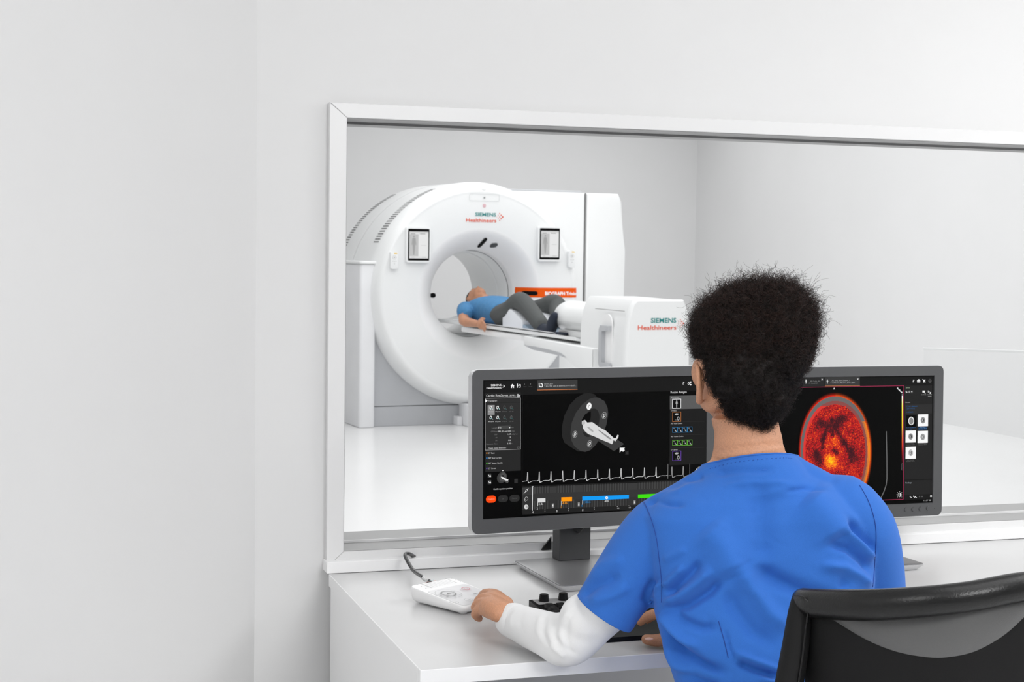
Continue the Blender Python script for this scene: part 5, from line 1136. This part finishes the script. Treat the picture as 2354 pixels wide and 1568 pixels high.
def surf_line(name, pts, r, m, dash=None):
    P = []
    for (ax, ay), (bx, by) in zip(pts[:-1], pts[1:]):
        n = max(2, int(math.hypot(bx-ax, by-ay)/5))
        for k in range(n): P.append(on_cloth(ax+(bx-ax)*k/n, ay+(by-ay)*k/n))
    P.append(on_cloth(*pts[-1])); P = [p for p in P if p is not None]
    runs = [[P[0]]]
    for p in P[1:]:
        if (p-runs[-1][-1]).length > .03: runs.append([p])
        else: runs[-1].append(p)
    bm = B()
    for q in runs:
        if len(q) < 2: continue
        if dash:
            for i in range(0, len(q)-1, 2): tube(bm, [q[i], q[i].lerp(q[i+1], .6)], r, 5, roundcap=False)
        else: tube(bm, q, r, 6, roundcap=False)
    return obj(name, bm, m, who, True, True)
def cr(pts, n=6):
    out = []
    for i in range(len(pts)-1):
        p0, p1, p2, p3 = (np.array(pts[j], float) for j in (max(i-1, 0), i, i+1, min(i+2, len(pts)-1)))
        for k in range(n): t = k/n; out.append(tuple(.5*((2*p1)+(-p0+p2)*t+(2*p0-5*p1+4*p2-p3)*t*t+(-p0+3*p1-3*p2+p3)*t**3)))
    return out+[pts[-1]]
surf_line('sleeve_seam', cr([(1477, 1148), (1494, 1185), (1508, 1232), (1516, 1290), (1521, 1340), (1521, 1385)]), .0007, 'seam blue')
surf_line('sleeve_seam', cr([(1976, 1116), (1995, 1150), (2010, 1195), (2014, 1240), (2010, 1300), (2006, 1350)]), .0007, 'seam blue')
surf_line('neckline_stitch', cr([(1632, 1078), (1680, 1065), (1740, 1057), (1800, 1053), (1822, 1055)]), .0004, 'seam blue', 1)
surf_line('dart_seam', cr([(1652, 1428), (1664, 1470), (1674, 1512)]), .0007, 'seam blue')
surf_line('hem_stitch', cr([(1337, 1372), (1352, 1396), (1378, 1416), (1410, 1428), (1440, 1428)]), .0004, 'stitch blue', 1)
surf_line('neck_label_stitch', [(1751, 1081), (1757, 1079.5), (1763, 1080.5)], .0004, 'stitch blue')
# collar band at the back of the neck
rs = rimp[::3]; rs = [(rs[i-1]+rs[i]+rs[(i+1) % len(rs)])/3 for i in range(len(rs))]
bm = B(); tube(bm, [q-nneck*.001 for q in rs]+[rs[0]-nneck*.001, rs[1]-nneck*.001], .0017, 8, roundcap=False); obj('collar', bm, 'scrub blue', who, True, True)
# ---- trousers, shoes
hipc = pd(1745, 1960, 2.56); hipc.z = .56
bm = B(); ell(bm, hipc+V((0, -.0, .02)), (.17, .13, .12), (BR, BF, up))
feet = []
for s in (-1, 1):
    h0 = hipc+BR*(s*.085); kne = h0+BF*.40+BR*(s*.05)+up*(-.01); ank = V((kne.x, kne.y, .12))+BF*(.02); feet.append((ank, s))
    tube(bm, [h0, h0.lerp(kne, .5), kne, kne.lerp(ank, .5), ank], [.095, .085, .068, .062, .058], 18, sub=4, up=BR)
wobj('scrub_trousers', fuse(bm, .009, 5), 'trouser blue')
for ank, s in feet:
    bm = B(); f0 = V((ank.x, ank.y, .045)); tube(bm, [f0-BF*.045, f0+BF*.04, f0+BF*.12, f0+BF*.175], [.040, .045, .043, .034], 16, flat=.9, sub=3)
    tube(bm, [V((ank.x, ank.y, .05)), V((ank.x, ank.y, .12))], .042, 14)
    me_s = fuse(bm, .006, 3); b_ = get_co(me_s); b_[:, 2] = np.maximum(b_[:, 2], .001); set_co(me_s, b_); wobj('shoe', me_s, 'shoe')

# ---- hair
hb = B()
blobs = [(1700, 792, 2.600, 103, 118), (1672, 770, 2.615, 78, 82), (1742, 762, 2.565, 116, 108), (1786, 745, 2.555, 84, 90), (1794, 800, 2.555, 72, 82), (1722, 850, 2.570, 100, 98), (1738, 898, 2.570, 74, 74), (1712, 925, 2.580, 62, 54), (1744, 957, 2.570, 36, 36), (1655, 860, 2.60, 48, 80), (1796, 872, 2.592, 42, 52)]
for px, py, d, rx, ry in blobs:
    k = d/FOC; ell(hb, pd(px, py, d), (rx*k, min(rx, 92)*k, ry*k), (R0, D0, up), 24, 18)
hm = fuse(hb, .006, 5); a_ = get_co(hm); n_ = get_no(hm); nv = len(a_)
bump = np.array([noise.noise(V(p)*55)*.0045+noise.noise(V(p)*150)*.0022 for p in a_]); set_co(hm, a_+n_*bump[:, None])
# keep the hair off the face: drop hull vertices in front of the hairline
bmx = bmesh.new(); bmx.from_mesh(hm)
def hairline(p):
    q = p-sk; f = q.dot(HF); r = q.dot(HR); u = q.dot(up)
    if u > .045: return f < .088
    if u > -.02: return f < .040+(u+.02)*.7
    return f < .002+(u+.02)*.35
def keep_hair(p):
    q = p-sk; f = q.dot(HF); r = q.dot(HR); u = q.dot(up)
    return hairline(p)
bmesh.ops.delete(bmx, geom=[v for v in bmx.verts if not keep_hair(v.co)], context='VERTS'); bmx.to_mesh(hm); bmx.free()
hairo = wobj('hair', hm, 'hair')
hm.update(); a_ = get_co(hm)+wi; n_ = get_no(hm)
fa = np.array([p.area for p in hm.polygons]); fcen = np.array([p.center for p in hm.polygons])+wi; fn = np.array([p.normal for p in hm.polygons])
rng = np.random.default_rng(5)
def strands(N, mat_, name, curl0, curl1, len0, len1, rad, npt=15, sel=None, lift=.0):
    w_ = fa.copy()
    if sel is not None: w_ = w_*sel
    idx = rng.choice(len(fa), N, p=w_/w_.sum())
    base = fcen[idx]+fn[idx]*lift; nn = fn[idx]+rng.normal(0, .45, (N, 3)); nn /= np.linalg.norm(nn, axis=1)[:, None]
    t1 = np.cross(nn, rng.normal(0, 1, (N, 3))); t1 /= np.linalg.norm(t1, axis=1)[:, None]; t2 = np.cross(nn, t1)
    L = rng.uniform(len0, len1, N)
    upness = np.clip((base[:, 2]-(sk.z-.02))/.09, 0, 1); L *= (.35+.65*upness)
    cr_ = rng.uniform(curl0, curl1, N); tw = rng.uniform(7, 20, N)*np.sign(rng.normal(0, 1, N)); ph = rng.uniform(0, 6.28, N)
    bend = rng.normal(0, .5, (N, 3)); P = []
    for k in range(npt):
        t = k/(npt-1); ang = ph+tw*t; g = cr_*min(1, t*3)
        P.append(base+nn*(L*t)[:, None]+bend*(L*t*t*.6)[:, None]+t1*(g*(np.cos(ang)-np.cos(ph)))[:, None]+t2*(g*(np.sin(ang)-np.sin(ph)))[:, None])
    P = np.stack(P, 1); d = np.gradient(P, axis=1); d /= np.linalg.norm(d, axis=2)[:, :, None]+1e-9
    s_ = np.cross(d, np.array([.3, .5, .81])); s_ /= np.linalg.norm(s_, axis=2)[:, :, None]+1e-9; q_ = np.cross(d, s_)
    rr_ = rad*(1-.45*np.linspace(0, 1, npt))[None, :, None]
    V3 = np.stack([P+rr_*(s_*math.cos(a)+q_*math.sin(a)) for a in (0, 2.094, 4.189)], 2)   # N,npt,3,3
    co = V3.reshape(-1, 3)-wi; base_i = (np.arange(N)*npt*3)[:, None, None]; kk = (np.arange(npt-1)*3)[None, :, None]; j = np.arange(3)[None, None, :]; j2 = (j+1) % 3
    F = np.stack([base_i+kk+j, base_i+kk+j2, base_i+kk+3+j2, base_i+kk+3+j], -1).reshape(-1, 4)
    me = bpy.data.meshes.new(name); me.vertices.add(len(co)); me.vertices.foreach_set('co', co.reshape(-1)); me.loops.add(F.size); me.loops.foreach_set('vertex_index', F.reshape(-1).astype(np.int32))
    me.polygons.add(len(F)); me.polygons.foreach_set('loop_start', np.arange(0, F.size, 4, dtype=np.int32)); me.polygons.foreach_set('loop_total', np.full(len(F), 4, dtype=np.int32)); me.update(calc_edges=True); me.shade_smooth()
    me.materials.append(M(mat_)); o = bpy.data.objects.new(name, me); COL.objects.link(o); o.parent = who; return o
Xf, Yf, Df = nproj(fcen); Zr = (fcen[:, 2]-sk.z)
upsel = np.clip((Zr+.04)/.08, 0.05, 1)
tag(strands(9000, 'hair', 'hair_curls', .0015, .0045, .010, .026, .00032), kind='stuff')
tag(strands(3800, 'hair brown', 'hair_curls', .0022, .0058, .014, .032, .00026, 22, upsel), kind='stuff')
napes = np.where((Zr < -.085) & (Zr > -.20), 1.0, 0.0)+.0001
tag(strands(1500, 'hair', 'hair_curls', .0015, .0035, .020, .040, .00022, 12, napes), kind='stuff')
#PART4
# ================================================================== OFFICE CHAIR
chair = root('office_chair', V((1.32, 1.98, 0)), 'black leather office chair with a curved padded backrest behind the seated person', 'chair')
def cobj(n, bm, m, **k): return obj(n, bm, m, chair, world=True, **k)
def cpt(px, py, d): return at_d(px, py, d)
# backrest top roll
def bolster(name, P, R, flat, m, upv=V((0, 0, 1)), n=20, sub=6):
    bm = B(); tube(bm, P, R, n, flat=flat, sub=sub, up=upv); return cobj(name, bm, m, angle=70)
bolster('top_bolster', [cpt(1846, 1382, 2.20), cpt(1880, 1388, 2.17), cpt(1990, 1391, 2.10), cpt(2110, 1385, 2.06), cpt(2230, 1372, 2.05), cpt(2354, 1350, 2.07), cpt(2480, 1345, 2.13), cpt(2600, 1352, 2.22)], [.0165, .0185, .0190, .0185, .018, .018, .018, .016], 1.15, 'chair leather')
bolster('side_bolster', [cpt(1846, 1384, 2.20), cpt(1838, 1420, 2.195), cpt(1828, 1490, 2.19), cpt(1815, 1568, 2.185), cpt(1798, 1680, 2.18), cpt(1790, 1850, 2.18), cpt(1795, 2000, 2.2)], [.0170, .0175, .0190, .0200, .021, .021, .02], 1.0, 'chair leather matt')
bolster('side_bolster', [cpt(2600, 1354, 2.22), cpt(2612, 1420, 2.22), cpt(2620, 1568, 2.21), cpt(2625, 1700, 2.2), cpt(2620, 1850, 2.2), cpt(2610, 2000, 2.2)], [.016, .0175, .0200, .021, .021, .02], 1.0, 'chair leather matt')
# back panel, gently curved shell
def backp(u, v, lift=0):
    px = 1850+u*750; py = 1392+v*600-12*math.sin(PI*u)*0
    d = 2.195-.125*math.sin(PI*min(1, max(0, u)))+lift; return cpt(px, py, d)
bm = B(); NU, NV = 26, 16
F1 = [[bm.verts.new(backp(i/NU, j/NV)) for j in range(NV+1)] for i in range(NU+1)]; F2 = [[bm.verts.new(backp(i/NU, j/NV, .03)) for j in range(NV+1)] for i in range(NU+1)]
for i in range(NU):
    for j in range(NV):
        bm.faces.new((F1[i][j], F1[i+1][j], F1[i+1][j+1], F1[i][j+1])); bm.faces.new((F2[i][j], F2[i][j+1], F2[i+1][j+1], F2[i+1][j]))
for i in range(NU): bm.faces.new((F1[i][0], F2[i][0], F2[i+1][0], F1[i+1][0])); bm.faces.new((F1[i][NV], F1[i+1][NV], F2[i+1][NV], F2[i][NV]))
for j in range(NV): bm.faces.new((F1[0][j], F1[0][j+1], F2[0][j+1], F2[0][j])); bm.faces.new((F1[NU][j], F2[NU][j], F2[NU][j+1], F1[NU][j+1]))
cobj('back_panel', bm, 'chair leather matt', angle=60)
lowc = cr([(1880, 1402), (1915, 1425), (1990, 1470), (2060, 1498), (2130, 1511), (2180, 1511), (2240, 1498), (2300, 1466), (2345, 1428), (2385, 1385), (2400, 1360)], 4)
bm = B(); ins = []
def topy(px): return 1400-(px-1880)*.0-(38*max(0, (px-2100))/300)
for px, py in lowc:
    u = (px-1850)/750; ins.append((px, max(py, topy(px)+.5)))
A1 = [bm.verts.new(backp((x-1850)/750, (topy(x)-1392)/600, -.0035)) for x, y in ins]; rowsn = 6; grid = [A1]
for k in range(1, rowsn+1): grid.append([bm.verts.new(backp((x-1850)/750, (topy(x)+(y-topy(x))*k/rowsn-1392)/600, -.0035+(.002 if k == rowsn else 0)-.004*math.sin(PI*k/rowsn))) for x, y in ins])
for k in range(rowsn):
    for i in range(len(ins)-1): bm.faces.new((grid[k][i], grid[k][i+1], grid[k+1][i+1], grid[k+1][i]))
cobj('back_highlight', bm, 'chair highlight', angle=70)  # highlight on the backrest leather, put in as a grey patch
def cline(name, pts, r, m): bm = B(); tube(bm, pts, r, 6, sub=4); cobj(name, bm, m)
cline('piping', [cpt(1827, 1369, 2.180), cpt(1845, 1372, 2.168), cpt(1862, 1388, 2.160), cpt(1866, 1396, 2.158), cpt(1858, 1410, 2.165), cpt(1853, 1440, 2.168), cpt(1846, 1500, 2.168), cpt(1836, 1568, 2.165), cpt(1820, 1680, 2.16)], .0012, 'chair leather')
# seat, column, base (below the frame)
sc0 = V((hipc.x, hipc.y, .44))+BF*.10
bm = B(); pts = rrect(-.24, .24, -.23, .25, .08, 6); rings(bm, [[sc0+BR*(p[0]*k)+BF*(p[1]*k)+up*z for p in pts] for k, z in ((.90, -.05), (.98, -.035), (1, -.01), (.98, .015), (.9, .03))]); cobj('seat', bm, 'chair leather')
bk = backp(.5, 1.0, .03); bm = B(); tube(bm, [bk+up*.06, V((bk.x, bk.y, .40)).lerp(sc0, .1), V((sc0.x, sc0.y, .375))], .022, 12, flat=.6, sub=4); cobj('back_arm', bm, 'chair leather matt')
cl = V((sc0.x, sc0.y, 0)); bm = B(); tube(bm, [cl+up*.09, cl+up*.39], .028, 16, roundcap=False); cobj('gas_column', bm, 'chrome')
for k in range(5):
    a = k*2*PI/5+.3; e = cl+V((math.cos(a), math.sin(a), 0))*.29; bm = B(); tube(bm, [cl+up*.10, cl.lerp(e, .6)+up*.095, e+up*.075], [.03, .024, .018], 10, flat=.8); cobj('base_arm', bm, 'chrome')
    bm = B(); s_ = V((-math.sin(a), math.cos(a), 0)); tube(bm, [e+up*.028-s_*.018, e+up*.028+s_*.018], .026, 14, roundcap=False); tube(bm, [e+up*.03, e+up*.07], .008, 8); cobj('castor', bm, 'black rubber')
